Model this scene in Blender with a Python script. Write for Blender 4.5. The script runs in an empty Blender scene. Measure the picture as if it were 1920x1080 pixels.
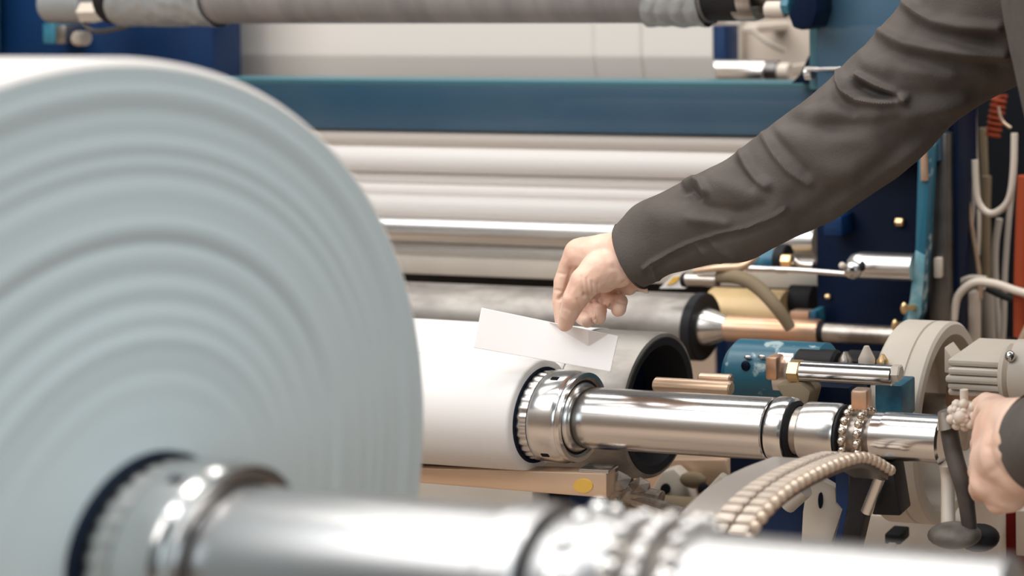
import bpy, bmesh, math, random
import numpy as np
from mathutils import Vector, Matrix, noise
random.seed(7)
SC = bpy.context.scene
COL = SC.collection
PI = math.pi

# ------------------------------------------------------------------ camera
# The photograph is a crop of a wider frame: level camera, lens shifted.
FPX, PPX, PPY = 2978.0, 2125.0, -56.0
_y, _p = math.radians(13.1), math.radians(0.5)
XW = np.array([math.cos(_y)*math.cos(_p), math.sin(_p), math.sin(_y)*math.cos(_p)])
ZW = np.array([0, 1, 0.0]) - XW*XW[1]; ZW /= np.linalg.norm(ZW)
YW = np.cross(ZW, XW)
RM = np.stack([XW, YW, ZW])            # world = RM @ camera
CAMP = np.array([0.0, 0.0, 1.3])
cam = bpy.data.cameras.new('camera'); camo = bpy.data.objects.new('camera', cam); COL.objects.link(camo)
cam.sensor_width = 36; cam.lens = FPX/1920*36
cam.shift_x = (960-PPX)/1920; cam.shift_y = (PPY-540)/1920
m4 = Matrix([list(RM[0])+[0], list(RM[1])+[0], list(RM[2])+[0], [0, 0, 0, 1]])
camo.matrix_world = Matrix.Translation(CAMP) @ m4
cam.clip_start = 0.05
cam.dof.use_dof = True; cam.dof.focus_distance = 1.60; cam.dof.aperture_fstop = 4.0
SC.camera = camo

# ------------------------------------------------------------------ world, lights, exposure
SC.view_settings.view_transform = 'Standard'; SC.view_settings.look = 'None'
SC.view_settings.gamma = 1; SC.view_settings.use_curve_mapping = False
SC.view_settings.exposure = 0.0
w = bpy.data.worlds.new('world'); SC.world = w; w.use_nodes = True
nt = w.node_tree; nt.nodes.clear()
wo = nt.nodes.new('ShaderNodeOutputWorld'); bg = nt.nodes.new('ShaderNodeBackground')
tc = nt.nodes.new('ShaderNodeTexCoord'); sep = nt.nodes.new('ShaderNodeSeparateXYZ'); cr = nt.nodes.new('ShaderNodeValToRGB')
mr = nt.nodes.new('ShaderNodeMapRange'); mr.inputs[1].default_value = -1; mr.inputs[2].default_value = 1
nt.links.new(tc.outputs['Generated'], sep.inputs[0]); nt.links.new(sep.outputs[2], mr.inputs[0])
nt.links.new(mr.outputs[0], cr.inputs[0]); nt.links.new(cr.outputs[0], bg.inputs[0]); nt.links.new(bg.outputs[0], wo.inputs[0])
r = cr.color_ramp
r.elements[0].position = 0.0; r.elements[0].color = (.46, .33, .24, 1)
r.elements[1].position = 1.0; r.elements[1].color = (.90, .92, .92, 1)
for p, c in ((.42, (.52, .42, .35, 1)), (.49, (.30, .31, .33, 1)), (.56, (.42, .50, .54, 1)), (.70, (.62, .68, .70, 1))):
    e = r.elements.new(p); e.color = c
bg.inputs[1].default_value = 0.19

def area(name, loc, rot, sx, sy, power, color=(1, .97, .93)):
    l = bpy.data.lights.new(name, 'AREA'); l.shape = 'RECTANGLE'; l.size = sx; l.size_y = sy
    l.energy = power; l.color = color
    o = bpy.data.objects.new(name, l); COL.objects.link(o); o.location = loc; o.rotation_euler = rot
    return o
area('overhead_light', (-.8, .95, 4.2), (0, 0, 0), 7, .9, 165)
area('overhead_light', (-.8, 3.0, 4.2), (0, 0, 0), 7, .6, 90)
area('overhead_light', (-1.2, -.8, 4.2), (math.radians(-8), 0, 0), 7, .9, 108, (.96, .98, 1))
area('overhead_light', (-2.9, -1.9, 3.9), (math.radians(46), 0, math.radians(-28)), 4.5, 1.8, 110, (1, .98, .96))  # added tilted lamp, brightens rods and sleeve from the front left
area('blue_fill', (2.4, -2.2, 1.9), (math.radians(80), 0, math.radians(48)), 2.0, 1.6, 36, (.80, .93, 1))  # added lamp out of view, gives the near roll's end bluish light

# ------------------------------------------------------------------ pixel to place
def ray(x, y): return RM @ np.array([(x-PPX)/FPX, -(y-PPY)/FPX, -1.0])
def atD(x, y, D): return CAMP + ray(x, y)*D
def atY(x, y, Y): r_ = ray(x, y); return CAMP + r_*(Y/r_[1])
def depth(P): return float(-((np.array(P)-CAMP) @ RM)[2])
def topx(P):
    c = (np.atleast_2d(P)-CAMP) @ RM
    return np.stack([PPX+FPX*c[:, 0]/-c[:, 2], PPY-FPX*c[:, 1]/-c[:, 2]], 1)

# ------------------------------------------------------------------ materials
MATS = {}
def mat(name, col, rough=.5, metal=0.0, spec=.5, noise_amt=0.0, nscale=20, bump=0.0, bscale=60, coat=0.0, sss=0.0, col2=None, aniso=0.0, stretch=None, detail=4, sheen=0.0, rp=(.38, .62)):
    m = bpy.data.materials.new(name); m.use_nodes = True; t = m.node_tree
    b = t.nodes['Principled BSDF']
    b.inputs['Base Color'].default_value = (*col, 1); b.inputs['Roughness'].default_value = rough; b.inputs['Metallic'].default_value = metal
    b.inputs['Specular IOR Level'].default_value = spec
    if coat: b.inputs['Coat Weight'].default_value = coat
    if sheen: b.inputs['Sheen Weight'].default_value = sheen
    if sss:
        b.inputs['Subsurface Weight'].default_value = sss; b.inputs['Subsurface Radius'].default_value = (.012, .005, .003); b.inputs['Subsurface Scale'].default_value = 1
    tcn = t.nodes.new('ShaderNodeTexCoord'); mp = t.nodes.new('ShaderNodeMapping')
    t.links.new(tcn.outputs['Object'], mp.inputs[0])
    if stretch: mp.inputs['Scale'].default_value = stretch
    if noise_amt or col2:
        n = t.nodes.new('ShaderNodeTexNoise'); n.inputs['Scale'].default_value = nscale; n.inputs['Detail'].default_value = detail
        t.links.new(mp.outputs[0], n.inputs['Vector'])
        ramp = t.nodes.new('ShaderNodeValToRGB')
        c2 = col2 or tuple(min(1, c*(1-noise_amt)) for c in col)
        ramp.color_ramp.elements[0].position = rp[0]; ramp.color_ramp.elements[1].position = rp[1]
        ramp.color_ramp.elements[0].color = (*c2, 1); ramp.color_ramp.elements[1].color = (*col, 1)
        t.links.new(n.outputs[0], ramp.inputs[0]); t.links.new(ramp.outputs[0], b.inputs['Base Color'])
    if bump:
        n2 = t.nodes.new('ShaderNodeTexNoise'); n2.inputs['Scale'].default_value = bscale; n2.inputs['Detail'].default_value = 3
        t.links.new(mp.outputs[0], n2.inputs['Vector'])
        bp = t.nodes.new('ShaderNodeBump'); bp.inputs['Strength'].default_value = bump; bp.inputs['Distance'].default_value = .002
        t.links.new(n2.outputs[0], bp.inputs['Height']); t.links.new(bp.outputs[0], b.inputs['Normal'])
    MATS[name] = m; return m
mat('chrome', (.72, .71, .70), .20, 1)
mat('soft_chrome', (.64, .62, .60), .27, 1)
mat('brushed_steel', (.33, .31, .285), .48, .8, col2=(.20, .18, .165), nscale=14, stretch=(1, 2, 2))
mat('worn_steel', (.50, .45, .40), .38, 1, col2=(.25, .22, .20), nscale=26)
mat('dark_steel', (.20, .19, .185), .42, 1, noise_amt=.3)
mat('grey_rubber', (.27, .245, .235), .42, 0, col2=(.20, .185, .18), nscale=5, stretch=(6, 1, 1))
mat('white_enamel', (.90, .85, .81), .45, 0)
mat('guide_grey', (.34, .30, .27), .38, .4)
mat('teal_plain', (.06, .18, .225), .4)
mat('taupe_paint', (.58, .51, .455), .45)
mat('aluminium', (.86, .83, .80), .30, 1)
mat('copper', (.70, .42, .27), .36, .8, col2=(.52, .40, .32), nscale=18)
mat('brass', (.75, .52, .27), .34, .9)
mat('tan_metal', (.62, .43, .29), .35, .6, col2=(.70, .52, .38), nscale=5, stretch=(1, 8, 8))
mat('gold_film', (.68, .48, .24), .45, .1, noise_amt=.15)
mat('mid_blue', (.030, .088, .150), .38, 0, col2=(.042, .100, .158), nscale=5, coat=.25)
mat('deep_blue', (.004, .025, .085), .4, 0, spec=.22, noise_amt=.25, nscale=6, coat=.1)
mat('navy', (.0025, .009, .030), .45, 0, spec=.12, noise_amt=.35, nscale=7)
mat('teal_worn', (.010, .085, .15), .42, 0, col2=(.035, .17, .24), nscale=38, detail=8)
mat('black_rubber', (.012, .012, .014), .6, 0, spec=.22)
mat('dark_cavity', (.008, .009, .012), .8, 0, spec=.12)  # near-black albedo puts the shade of recesses into the colour
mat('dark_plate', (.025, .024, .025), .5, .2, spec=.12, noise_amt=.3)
mat('cream_paint', (.56, .50, .43), .5, 0, noise_amt=.12, nscale=8)
mat('cream_plastic', (.60, .52, .44), .45)
mat('beige_wall', (.52, .44, .37), .8, 0, noise_amt=.08, nscale=3)
mat('floor_concrete', (.42, .31, .23), .6, 0, noise_amt=.12, nscale=6)
mat('cable_grey', (.42, .37, .32), .5)
mat('cable_olive', (.22, .17, .11), .6, 0, spec=.12)
mat('cable_black', (.02, .02, .02), .5, 0, spec=.12)
mat('orange_hose', (.30, .055, .022), .5, 0, spec=.12)
mat('red_paint', (.16, .012, .010), .5, 0, spec=.12)
mat('yellow_label', (.66, .40, .07), .5)
mat('paper_white', (.66, .637, .62), .6)
mat('roll_white', (.70, .66, .63), .5)
mat('roll_end_shade', (.485, .565, .59), .45)  # shade and bluish skylight on the white roll's end, put into its colour
mat('near_chrome', (.50, .497, .50), .36, 1)
mat('teal_light', (.10, .26, .32), .45, 0, col2=(.22, .36, .40), nscale=60)
mat('web_film', (.76, .71, .65), .5, 0)
mat('paper_strip', (.80, .77, .76), .6)
mat('bubble_wrap', (.36, .37, .37), .30, .2, noise_amt=.12, nscale=14, bump=.4, bscale=35)
mat('skin', (.74, .52, .41), .50, 0, col2=(.70, .45, .34), nscale=30, sss=.2, bump=.12, bscale=260)
mat('cloth', (.110, .095, .085), .9, 0, spec=.12, noise_amt=.14, nscale=30, bump=.25, bscale=500)
mat('cloth_dark', (.03, .03, .034), .9, 0, spec=.12, noise_amt=.2)
mat('hair', (.04, .025, .016), .6)
mat('shoe', (.02, .02, .02), .5)
mat('eye', (.6, .6, .6), .2)
mat('gap_dark', (.006, .012, .025), .7, 0, spec=.12)  # near-black stands in for shade in the gap between roll and chuck
mat('brass_steel', (.62, .54, .46), .28, 1)
mat('joint_metal', (.40, .34, .29), .45, .5, noise_amt=.5, nscale=60)
mat('teal_scuffed', (.012, .10, .155), .35, 0, col2=(.35, .45, .47), nscale=42, detail=6, rp=(.34, .41))
mat('cap_metal', (.16, .14, .12), .55, .2, noise_amt=.5, nscale=40)
mat('chain_cream', (.66, .56, .47), .4, .2, noise_amt=.15, nscale=60)
mat('chain_pin', (.56, .44, .34), .35, .4)
mat('lever_metal', (.10, .085, .075), .5, .3, col2=(.05, .042, .038), nscale=25)

# ------------------------------------------------------------------ builders
def link(name, me, m=None, parent=None, smooth=True):
    o = bpy.data.objects.new(name, me); COL.objects.link(o)
    if m is not None:
        for k in (m if isinstance(m, (list, tuple)) else [m]): me.materials.append(MATS[k])
    if smooth:
        me.shade_smooth()
        try: me.set_sharp_from_angle(angle=math.radians(38))
        except Exception: pass
    if parent is not None:
        o.parent = parent; o.matrix_parent_inverse = parent.matrix_world.inverted() if parent.type != 'EMPTY' else Matrix.Translation(-parent.location)
    return o
def tag(o, label=None, cat=None, group=None, kind=None):
    if label: o['label'] = label
    if cat: o['category'] = cat
    if group: o['group'] = group
    if kind: o['kind'] = kind
    return o
def thing(name, loc, label, cat, group=None):
    o = bpy.data.objects.new(name, None); COL.objects.link(o); o.location = [float(v) for v in loc]; o.empty_display_size = .02
    return tag(o, label, cat, group)

class MB:
    """collects vertices and faces in world space"""
    def __init__(s): s.v = []; s.f = []; s.mi = []
    def add(s, V, Fc, mi=0):
        n = len(s.v); s.v += [tuple(map(float, p)) for p in V]; s.f += [tuple(i+n for i in f) for f in Fc]; s.mi += [mi]*len(Fc); return s
    def lathe(s, prof, Y, Z, seg=64, mi=0, a0=0, a1=2*PI, X0=0):
        """profile of (x, r) turned about a line parallel to X"""
        full = abs(a1-a0-2*PI) < 1e-6; k = seg if full else seg+1
        V = []; Fc = []
        for x, r_ in prof:
            for j in range(k):
                a = a0+(a1-a0)*j/seg; V.append((X0+x, Y+r_*math.cos(a), Z+r_*math.sin(a)))
        for i in range(len(prof)-1):
            for j in range(seg):
                j2 = (j+1) % k
                Fc.append((i*k+j, i*k+j2, (i+1)*k+j2, (i+1)*k+j))
        return s.add(V, Fc, mi)
    def box(s, x0, x1, y0, y1, z0, z1, mi=0, bev=0):
        bm = bmesh.new(); bmesh.ops.create_cube(bm, size=1)
        for v in bm.verts:
            v.co = ((x0+x1)/2+v.co.x*(x1-x0), (y0+y1)/2+v.co.y*(y1-y0), (z0+z1)/2+v.co.z*(z1-z0))
        if bev: bmesh.ops.bevel(bm, geom=list(bm.edges), offset=bev, segments=2, affect='EDGES', profile=.5)
        s.bm(bm, mi); return s
    def bm(s, bm, mi=0, M=None):
        bm.verts.ensure_lookup_table(); bm.verts.index_update()
        s.add([(M @ v.co if M else v.co) for v in bm.verts], [[v.index for v in f.verts] for f in bm.faces], mi); bm.free(); return s
    def tube(s, pts, r_, seg=14, mi=0, sub=6, caps=True):
        """round tube through points; r_ number or list"""
        P = [np.array(p, float) for p in pts]; n = len(P)
        R_ = [r_]*n if not isinstance(r_, (list, tuple)) else list(r_)
        if n > 2 and sub > 1:
            Q = []; QR = []
            for i in range(n-1):
                p0 = P[max(i-1, 0)]; p1 = P[i]; p2 = P[i+1]; p3 = P[min(i+2, n-1)]
                for k in range(sub):
                    t = k/sub
                    Q.append(.5*((2*p1)+(-p0+p2)*t+(2*p0-5*p1+4*p2-p3)*t*t+(-p0+3*p1-3*p2+p3)*t**3)); QR.append(R_[i]*(1-t)+R_[i+1]*t)
            Q.append(P[-1]); QR.append(R_[-1]); P, R_ = Q, QR; n = len(P)
        V = []; Fc = []; up = None
        for i in range(n):
            d = P[min(i+1, n-1)]-P[max(i-1, 0)]; d /= np.linalg.norm(d)+1e-12
            if up is None:
                up = np.array([0, 0, 1.]) if abs(d[2]) < .9 else np.array([1., 0, 0])
            a = up-d*(up @ d); a /= np.linalg.norm(a); up = a; b = np.cross(d, a)
            for j in range(seg):
                t = 2*PI*j/seg; V.append(P[i]+R_[i]*(a*math.cos(t)+b*math.sin(t)))
        for i in range(n-1):
            for j in range(seg):
                Fc.append((i*seg+j, i*seg+(j+1) % seg, (i+1)*seg+(j+1) % seg, (i+1)*seg+j))
        if caps: Fc.append(tuple(range(seg))[::-1]); Fc.append(tuple((n-1)*seg+j for j in range(seg)))
        return s.add(V, Fc, mi)
    def ball(s, c, r_, mi=0, sc=(1, 1, 1), sub=2):
        bm = bmesh.new(); bmesh.ops.create_icosphere(bm, subdivisions=sub, radius=1)
        c = np.array(c, float)
        for v in bm.verts: v.co = Vector((c[0]+v.co.x*r_*sc[0], c[1]+v.co.y*r_*sc[1], c[2]+v.co.z*r_*sc[2]))
        return s.bm(bm, mi)
    def prism(s, poly, Y, dy, mi=0, bev=0):
        """polygon given in pixels at plane Y, extruded dy away"""
        pts = [atY(x, y, Y) for x, y in poly]
        bm = bmesh.new(); vs = [bm.verts.new(p) for p in pts]; f = bm.faces.new(vs)
        ex = bmesh.ops.extrude_face_region(bm, geom=[f])
        for g in ex['geom']:
            if isinstance(g, bmesh.types.BMVert): g.co.y += dy
        bmesh.ops.recalc_face_normals(bm, faces=bm.faces)
        if bev: bmesh.ops.bevel(bm, geom=list(bm.edges), offset=bev, segments=2, affect='EDGES', profile=.5)
        return s.bm(bm, mi)
    def mesh(s, name):
        me = bpy.data.meshes.new(name); me.from_pydata(s.v, [], s.f); me.polygons.foreach_set('material_index', s.mi); me.update()
        bm = bmesh.new(); bm.from_mesh(me); bmesh.ops.recalc_face_normals(bm, faces=bm.faces); bm.to_mesh(me); bm.free()
        return me
    def build(s, name, m, parent=None, smooth=True): return link(name, s.mesh(name), m, parent, smooth)

def span(x0, x1, yc, Y):
    """axis parallel to X seen at height yc (pixels at the middle) at distance Y: X0, X1, Z"""
    c = atY((x0+x1)/2, yc, Y); Z = c[2]
    return atY(x0, yc, Y)[0], atY(x1, yc, Y)[0], Z
def rpx(px_, Y, x=1200): return px_*depth(atY(x, 500, Y))/FPX
def rod(x0, x1, yt, yb, Y, bev=.0015, seg=48, mb=None, mi=0):
    """solid round bar seen between pixel columns x0..x1 and rows yt..yb"""
    X0, X1, Z = span(x0, x1, (yt+yb)/2, Y); R_ = rpx((yb-yt)/2, Y, (x0+x1)/2)
    b = min(bev, R_*.4, (X1-X0)*.3)
    mb = mb or MB()
    mb.lathe([(X0, 0), (X0, R_-b), (X0+b, R_), (X1-b, R_), (X1, R_-b), (X1, 0)], Y, Z, seg, mi)
    return mb
def slab(x0, y0, x1, y1, Y, dy, mb=None, bev=.002, mi=0, zfloor=None):
    """box whose front shows between these pixels at distance Y"""
    a = atY((x0+x1)/2, y0, Y); b = atY((x0+x1)/2, y1, Y); X0 = atY(x0, (y0+y1)/2, Y)[0]; X1 = atY(x1, (y0+y1)/2, Y)[0]
    mb = mb or MB(); zb = b[2] if zfloor is None else zfloor
    return mb.box(X0, X1, Y, Y+dy, zb, a[2], mi, bev)
def one(mb, name, m, label, cat, group=None, smooth=True):
    """a thing that is one mesh, its origin moved to its middle"""
    me = mb.mesh(name); n = len(me.vertices); co = np.empty(n*3); me.vertices.foreach_get('co', co); co = co.reshape(-1, 3)
    c = (co.min(0)+co.max(0))/2; me.vertices.foreach_set('co', (co-c).ravel()); me.update()
    o = link(name, me, m, None, smooth); o.location = c; return tag(o, label, cat, group)

# ------------------------------------------------------------------ the setting
FZ = 0.0
tag(MB().box(-7, 4, -4, 6.2, -.05, FZ).build('floor', 'floor_concrete', smooth=False), kind='structure')
tag(MB().box(-7, 4, 5.6, 5.7, FZ, 4.2).build('wall_back', 'beige_wall', smooth=False), kind='structure')

# ------------------------------------------------------------------ foreground roll and its shaft
AY, AZ = .7044, .9996              # axis of the near shaft
BY, BZ = 1.4425, .8546             # axis of the far shaft
XA = -.731
root = thing('paper_roll', (XA-.5, AY, AZ-.2594), 'huge white film roll filling the left foreground, ringed end tinted for bluish shade', 'roll')
RR = .2594
prof = []; NR = 240
rng = np.random.RandomState(4)
rings = [(rng.uniform(.06, .25), rng.uniform(.0018, .0075), rng.uniform(-.9, .7)) for _ in range(26)]
for i in range(NR+1):
    q = i/NR; r_ = .0485+(RR-.0045-.0485)*q
    x = XA+.024*(1-q)**1.4
    x += sum(a*.0010*(1.25-3*max(0, r_-.12))*math.exp(-((r_-c)/w_)**2) for c, w_, a in rings)
    x += .00022*math.sin(r_*420+2.3*math.sin(r_*60))*(.4+.6*math.sin(r_*37)**2)
    prof.append((x, r_))
mb = MB(); mb.lathe(prof, AY, AZ, 256, 0)
xe = prof[-1][0]
mb.lathe([(xe, RR-.0045), (xe-.0012, RR-.0022), (xe-.004, RR-.0005), (xe-.008, RR)], AY, AZ, 256, 1)
mb.lathe([(xe-.008, RR), (xe-1.25, RR)], AY, AZ, 256, 1)
mb.lathe([(xe-1.25, RR), (xe-1.25, .0485)], AY, AZ, 256, 0)
mb.build('wound_film', ['roll_end_shade', 'roll_white'], root)
MB().lathe([(XA+.022, .0490), (XA+.030, .0485), (XA+.030, .0462), (XA-.05, .0458)], AY, AZ, 128).build('core_tube', 'gap_dark', root)

def chuck(X0, Y, Z, s, root, teeth=30, L=.048):
    """expanding chuck: ribbed shoulder, smooth band with slots, dark flange"""
    mb = MB(); k = 0
    # ribbed shoulder as a lobed lathe
    xs = [X0-.03, X0+.003, X0+.008, X0+.013]; rs = [.0450, .0450, .0448, .0440]
    seg = teeth*8; V = []; Fc = []
    for x, r_ in zip(xs, rs):
        for j in range(seg):
            a = 2*PI*j/seg; rr = (r_-.0009*(.5-.5*math.cos(teeth*a)))*s; V.append((x, Y+rr*math.cos(a), Z+rr*math.sin(a)))
    for i in range(3):
        for j in range(seg): Fc.append((i*seg+j, i*seg+(j+1) % seg, (i+1)*seg+(j+1) % seg, (i+1)*seg+j))
    mb.add(V, Fc); mb.build('ribbed_shoulder', 'soft_chrome', root)
    mb = MB().lathe([(X0+.010, .038*s), (X0+.011, .0445*s), (X0+.014, .0462*s), (X0+L-.012, .0462*s), (X0+L-.008, .0448*s), (X0+L-.006, .043*s), (X0+L-.006, .02)], Y, Z, 128)
    mb.build('chuck_band', 'chrome', root)
    for a in (1.95, 3.85, 5.75):
        c = np.array([X0+.027, Y+.0462*s*math.cos(a), Z+.0462*s*math.sin(a)])
        bm = bmesh.new(); bmesh.ops.create_cube(bm, size=1)
        M = Matrix.Translation(c) @ Matrix.Rotation(a, 4, 'X') @ Matrix.Diagonal((.008, .0010, .0045, 1))
        MB().bm(bm, 0, M).build('slot', 'dark_cavity', root)
    MB().lathe([(X0+L-.006, .030), (X0+L-.006, .0440*s), (X0+L-.003, .0452*s), (X0+L, .0445*s), (X0+L, .040*s)], Y, Z, 96).build('flange', 'chrome', root)
    MB().lathe([(X0+L, .0405*s), (X0+L-.002, .0372*s)], Y, Z, 96).build('flange_face', 'worn_steel', root)
    MB().lathe([(X0+L-.002, .0372*s), (X0+L-.004, .0355*s)], Y, Z, 96).build('dark_recess', 'black_rubber', root)
    MB().lathe([(X0+L-.004, .0355*s), (X0+L-.001, .0345*s), (X0+L+.001, .0325*s), (X0+L+.001, .029)], Y, Z, 96).build('inner_ring', 'soft_chrome', root)

def chain_wheel(Xc, Y, Z, R_, root, n=18):
    for dx in (-.0078, .0078):
        mb = MB(); mb.lathe([(Xc+dx-.0035, R_*.6), (Xc+dx-.0035, R_*.93), (Xc+dx+.0035, R_*.93), (Xc+dx+.0035, R_*.6)], Y, Z, 48)
        for k in range(n):
            a = 2*PI*k/n+(.1 if dx > 0 else 0)
            mb.ball((Xc+dx, Y+R_*math.cos(a), Z+R_*math.sin(a)), .0042, sub=2, sc=(1.05, 1, 1))
        mb.build('sprocket', 'brass_steel' if R_ < .03 else 'soft_chrome', root)

def shaft(Y, Z, Xc, r0, X_end, marks, root):
    MB().lathe([(Xc, .01), (Xc, r0), (marks[0]-.0055, r0), (marks[0]-.0045, r0-.001)], Y, Z, 96).build('shaft_tube', 'chrome', root)

# near shaft
XC = XA+.034
root = thing('winding_shaft', (XC, AY, AZ), 'blurred chrome shaft in the near foreground, coming out of the huge roll', 'shaft', )
chuck(XC, AY, AZ, 1.0, root)
def Xat(px_, Y, Z):
    """X where a point on the axis (Y, Z) shows in column px_"""
    lo, hi = -3.0, 1.0
    for _ in range(50):
        m_ = (lo+hi)/2
        if topx([m_, Y, Z])[0][0] < px_: lo = m_
        else: hi = m_
    return lo
a_ = lambda px_: Xat(px_, AY, AZ)
R1 = .0345
MB().lathe([(XC+.04, .01), (XC+.04, R1), (a_(955), R1), (a_(958), R1-.001)], AY, AZ, 128).build('shaft_tube', 'near_chrome', root)
MB().lathe([(a_(955), R1-.003), (a_(962), R1-.003)], AY, AZ, 96).build('groove', 'black_rubber', root)
MB().lathe([(a_(960), R1-.003), (a_(962), R1+.002), (a_(966), R1+.003), (a_(1030), R1+.003), (a_(1034), R1+.002), (a_(1036), R1-.004)], AY, AZ, 128).build('lock_ring', 'near_chrome', root)
MB().lathe([(a_(1034), R1-.006), (a_(1052), R1-.006)], AY, AZ, 96).build('neck', 'dark_steel', root)
MB().lathe([(a_(1050), R1-.008), (a_(1055), R1-.001), (a_(1080), R1+.001), (a_(1120), R1+.002), (a_(1160), R1), (a_(1178), R1-.003), (a_(1180), R1-.008)], AY, AZ, 128).build('bearing_sleeve', 'near_chrome', root)
mb = MB()
for k in range(14):
    a = 2*PI*k/14
    mb.ball((a_(1108), AY+(R1+.0015)*math.cos(a), AZ+(R1+.0015)*math.sin(a)), .005)
mb.build('bolt_ring', 'chrome', root)
MB().lathe([(a_(1178), R1-.009), (a_(1330), R1-.009)], AY, AZ, 64).build('hub', 'brushed_steel', root)
for i, c in enumerate((a_(1215), a_(1270))): chain_wheel(c, AY, AZ, R1-.001, root, 20)
R1b = .0295
MB().lathe([(a_(1308), R1-.009), (a_(1310), R1b), (a_(1890), R1b), (a_(1905), R1b-.004), (a_(1910), R1b-.010), (a_(1911), 0)], AY, AZ, 128).build('shaft_end', 'near_chrome', root)

# far roll and shaft
b_ = lambda px_: Xat(px_, BY, BZ)
XB = -.9613
root = thing('paper_roll', (XB-.3, BY, BZ-.0555), 'slim white paper roll behind the huge roll, on the far chrome shaft', 'roll')
mb = MB(); mb.lathe([(XB-.85, .0470), (XB-.85, .0555), (XB-.006, .0555), (XB-.003, .0552), (XB-.001, .0545), (XB, .053), (XB+.0005, .0475), (XB-.004, .0472)], BY, BZ, 160)
mb.build('wound_paper', 'paper_white', root)
MB().lathe([(XB-.02, .0472), (XB+.0015, .0472), (XB+.0015, .0448), (XB-.02, .0448)], BY, BZ, 96).build('core_tube', 'gap_dark', root)
root = thing('winding_shaft', (XB, BY, BZ), 'sharp chrome shaft with slotted collar, coming out of the slim white roll', 'shaft')
chuck(XB+.001, BY, BZ, .985, root)
R2 = .0300
MB().lathe([(XB+.04, .01), (XB+.045, R2-.001), (XB+.048, R2), (b_(1448), R2), (b_(1450), R2-.0015)], BY, BZ, 128).build('shaft_tube', 'chrome', root)
MB().lathe([(b_(1448), R2-.003), (b_(1458), R2-.003)], BY, BZ, 64).build('groove', 'black_rubber', root)
MB().lathe([(b_(1455), R2-.003), (b_(1456), R2+.0005), (b_(1460), R2+.0016), (b_(1482), R2+.0016), (b_(1487), R2+.0005), (b_(1489), R2-.004)], BY, BZ, 96).build('lock_ring', 'chrome', root)
MB().lathe([(b_(1487), R2-.007), (b_(1512), R2-.007)], BY, BZ, 64).build('neck', 'worn_steel', root)
MB().lathe([(b_(1488), R2-.004), (b_(1492), R2-.002), (b_(1496), R2-.006)], BY, BZ, 64).build('dark_ring', 'black_rubber', root)
MB().lathe([(b_(1508), R2-.010), (b_(1511), R2-.003), (b_(1516), R2-.002), (b_(1572), R2-.002), (b_(1578), R2-.004), (b_(1580), R2-.010)], BY, BZ, 96).build('bearing_sleeve', 'soft_chrome', root)
MB().lathe([(b_(1579), R2-.006), (b_(1581), R2-.003), (b_(1585), R2-.003), (b_(1587), R2-.008)], BY, BZ, 64).build('dark_ring', 'black_rubber', root)
MB().lathe([(b_(1580), R2-.011), (b_(1652), R2-.011)], BY, BZ, 64).build('hub', 'worn_steel', root)
chain_wheel(b_(1610), BY, BZ, R2-.006, root, 16)
MB().lathe([(b_(1640), .015), (b_(1642), .0215), (b_(1660), .0215), (b_(1661), .0225), (b_(1766), .0225), (b_(1770), .020), (b_(1771), 0)], BY, BZ, 96).build('shaft_end', 'chrome', root)

# chain that climbs from the far shaft and curves down towards the near one
path = np.array([(1.405, .834), (1.35, .862), (1.30, .874), (1.235, .882), (1.184, .884), (1.146, .880), (1.115, .869), (1.085, .847), (1.065, .815), (1.052, .775)])
def resample(P, n):
    d = np.r_[0, np.cumsum(np.linalg.norm(np.diff(P, axis=0), axis=1))]
    # smooth by Catmull-Rom first
    Q = []
    for i in range(len(P)-1):
        p0, p1, p2, p3 = P[max(i-1, 0)], P[i], P[i+1], P[min(i+2, len(P)-1)]
        for k in range(12):
            t = k/12; Q.append(.5*((2*p1)+(-p0+p2)*t+(2*p0-5*p1+4*p2-p3)*t*t+(-p0+3*p1-3*p2+p3)*t**3))
    Q.append(P[-1]); Q = np.array(Q); d = np.r_[0, np.cumsum(np.linalg.norm(np.diff(Q, axis=0), axis=1))]
    u = np.linspace(0, d[-1], n); return np.stack([np.interp(u, d, Q[:, k]) for k in range(Q.shape[1])], 1)
def ribbon(P, x0, x1, th, off=0.0, mi=0, mb=None, edge=.0):
    mb = mb or MB(); n = len(P); V = []; Fc = []
    for i in range(n):
        d = P[min(i+1, n-1)]-P[max(i-1, 0)]; d /= np.linalg.norm(d); nr = np.array([d[1], -d[0]]); nr *= np.sign(nr[1]) if nr[1] else 1
        nr = np.array([-d[1], d[0]]) if (-d[1]*0+d[0]) > 0 else np.array([d[1], -d[0]])
        a = P[i]+nr*off; b = a-nr*th
        V += [(x0, *a), (x1, *a), (x1, *b), (x0, *b)]
    for i in range(n-1):
        for k in range(4): Fc.append((4*i+k, 4*i+(k+1) % 4, 4*i+4+(k+1) % 4, 4*i+4+k))
    Fc += [(3, 2, 1, 0), (4*n-4, 4*n-3, 4*n-2, 4*n-1)]
    return mb.add(V, Fc, mi)
Xc0, Xc1 = -.604, -.563
root = thing('drive_chain', (-.58, 1.25, .86), 'cream double chain arching from the far shaft down behind the near shaft', 'chain')
P = resample(path, 64)
mb = MB()
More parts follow.
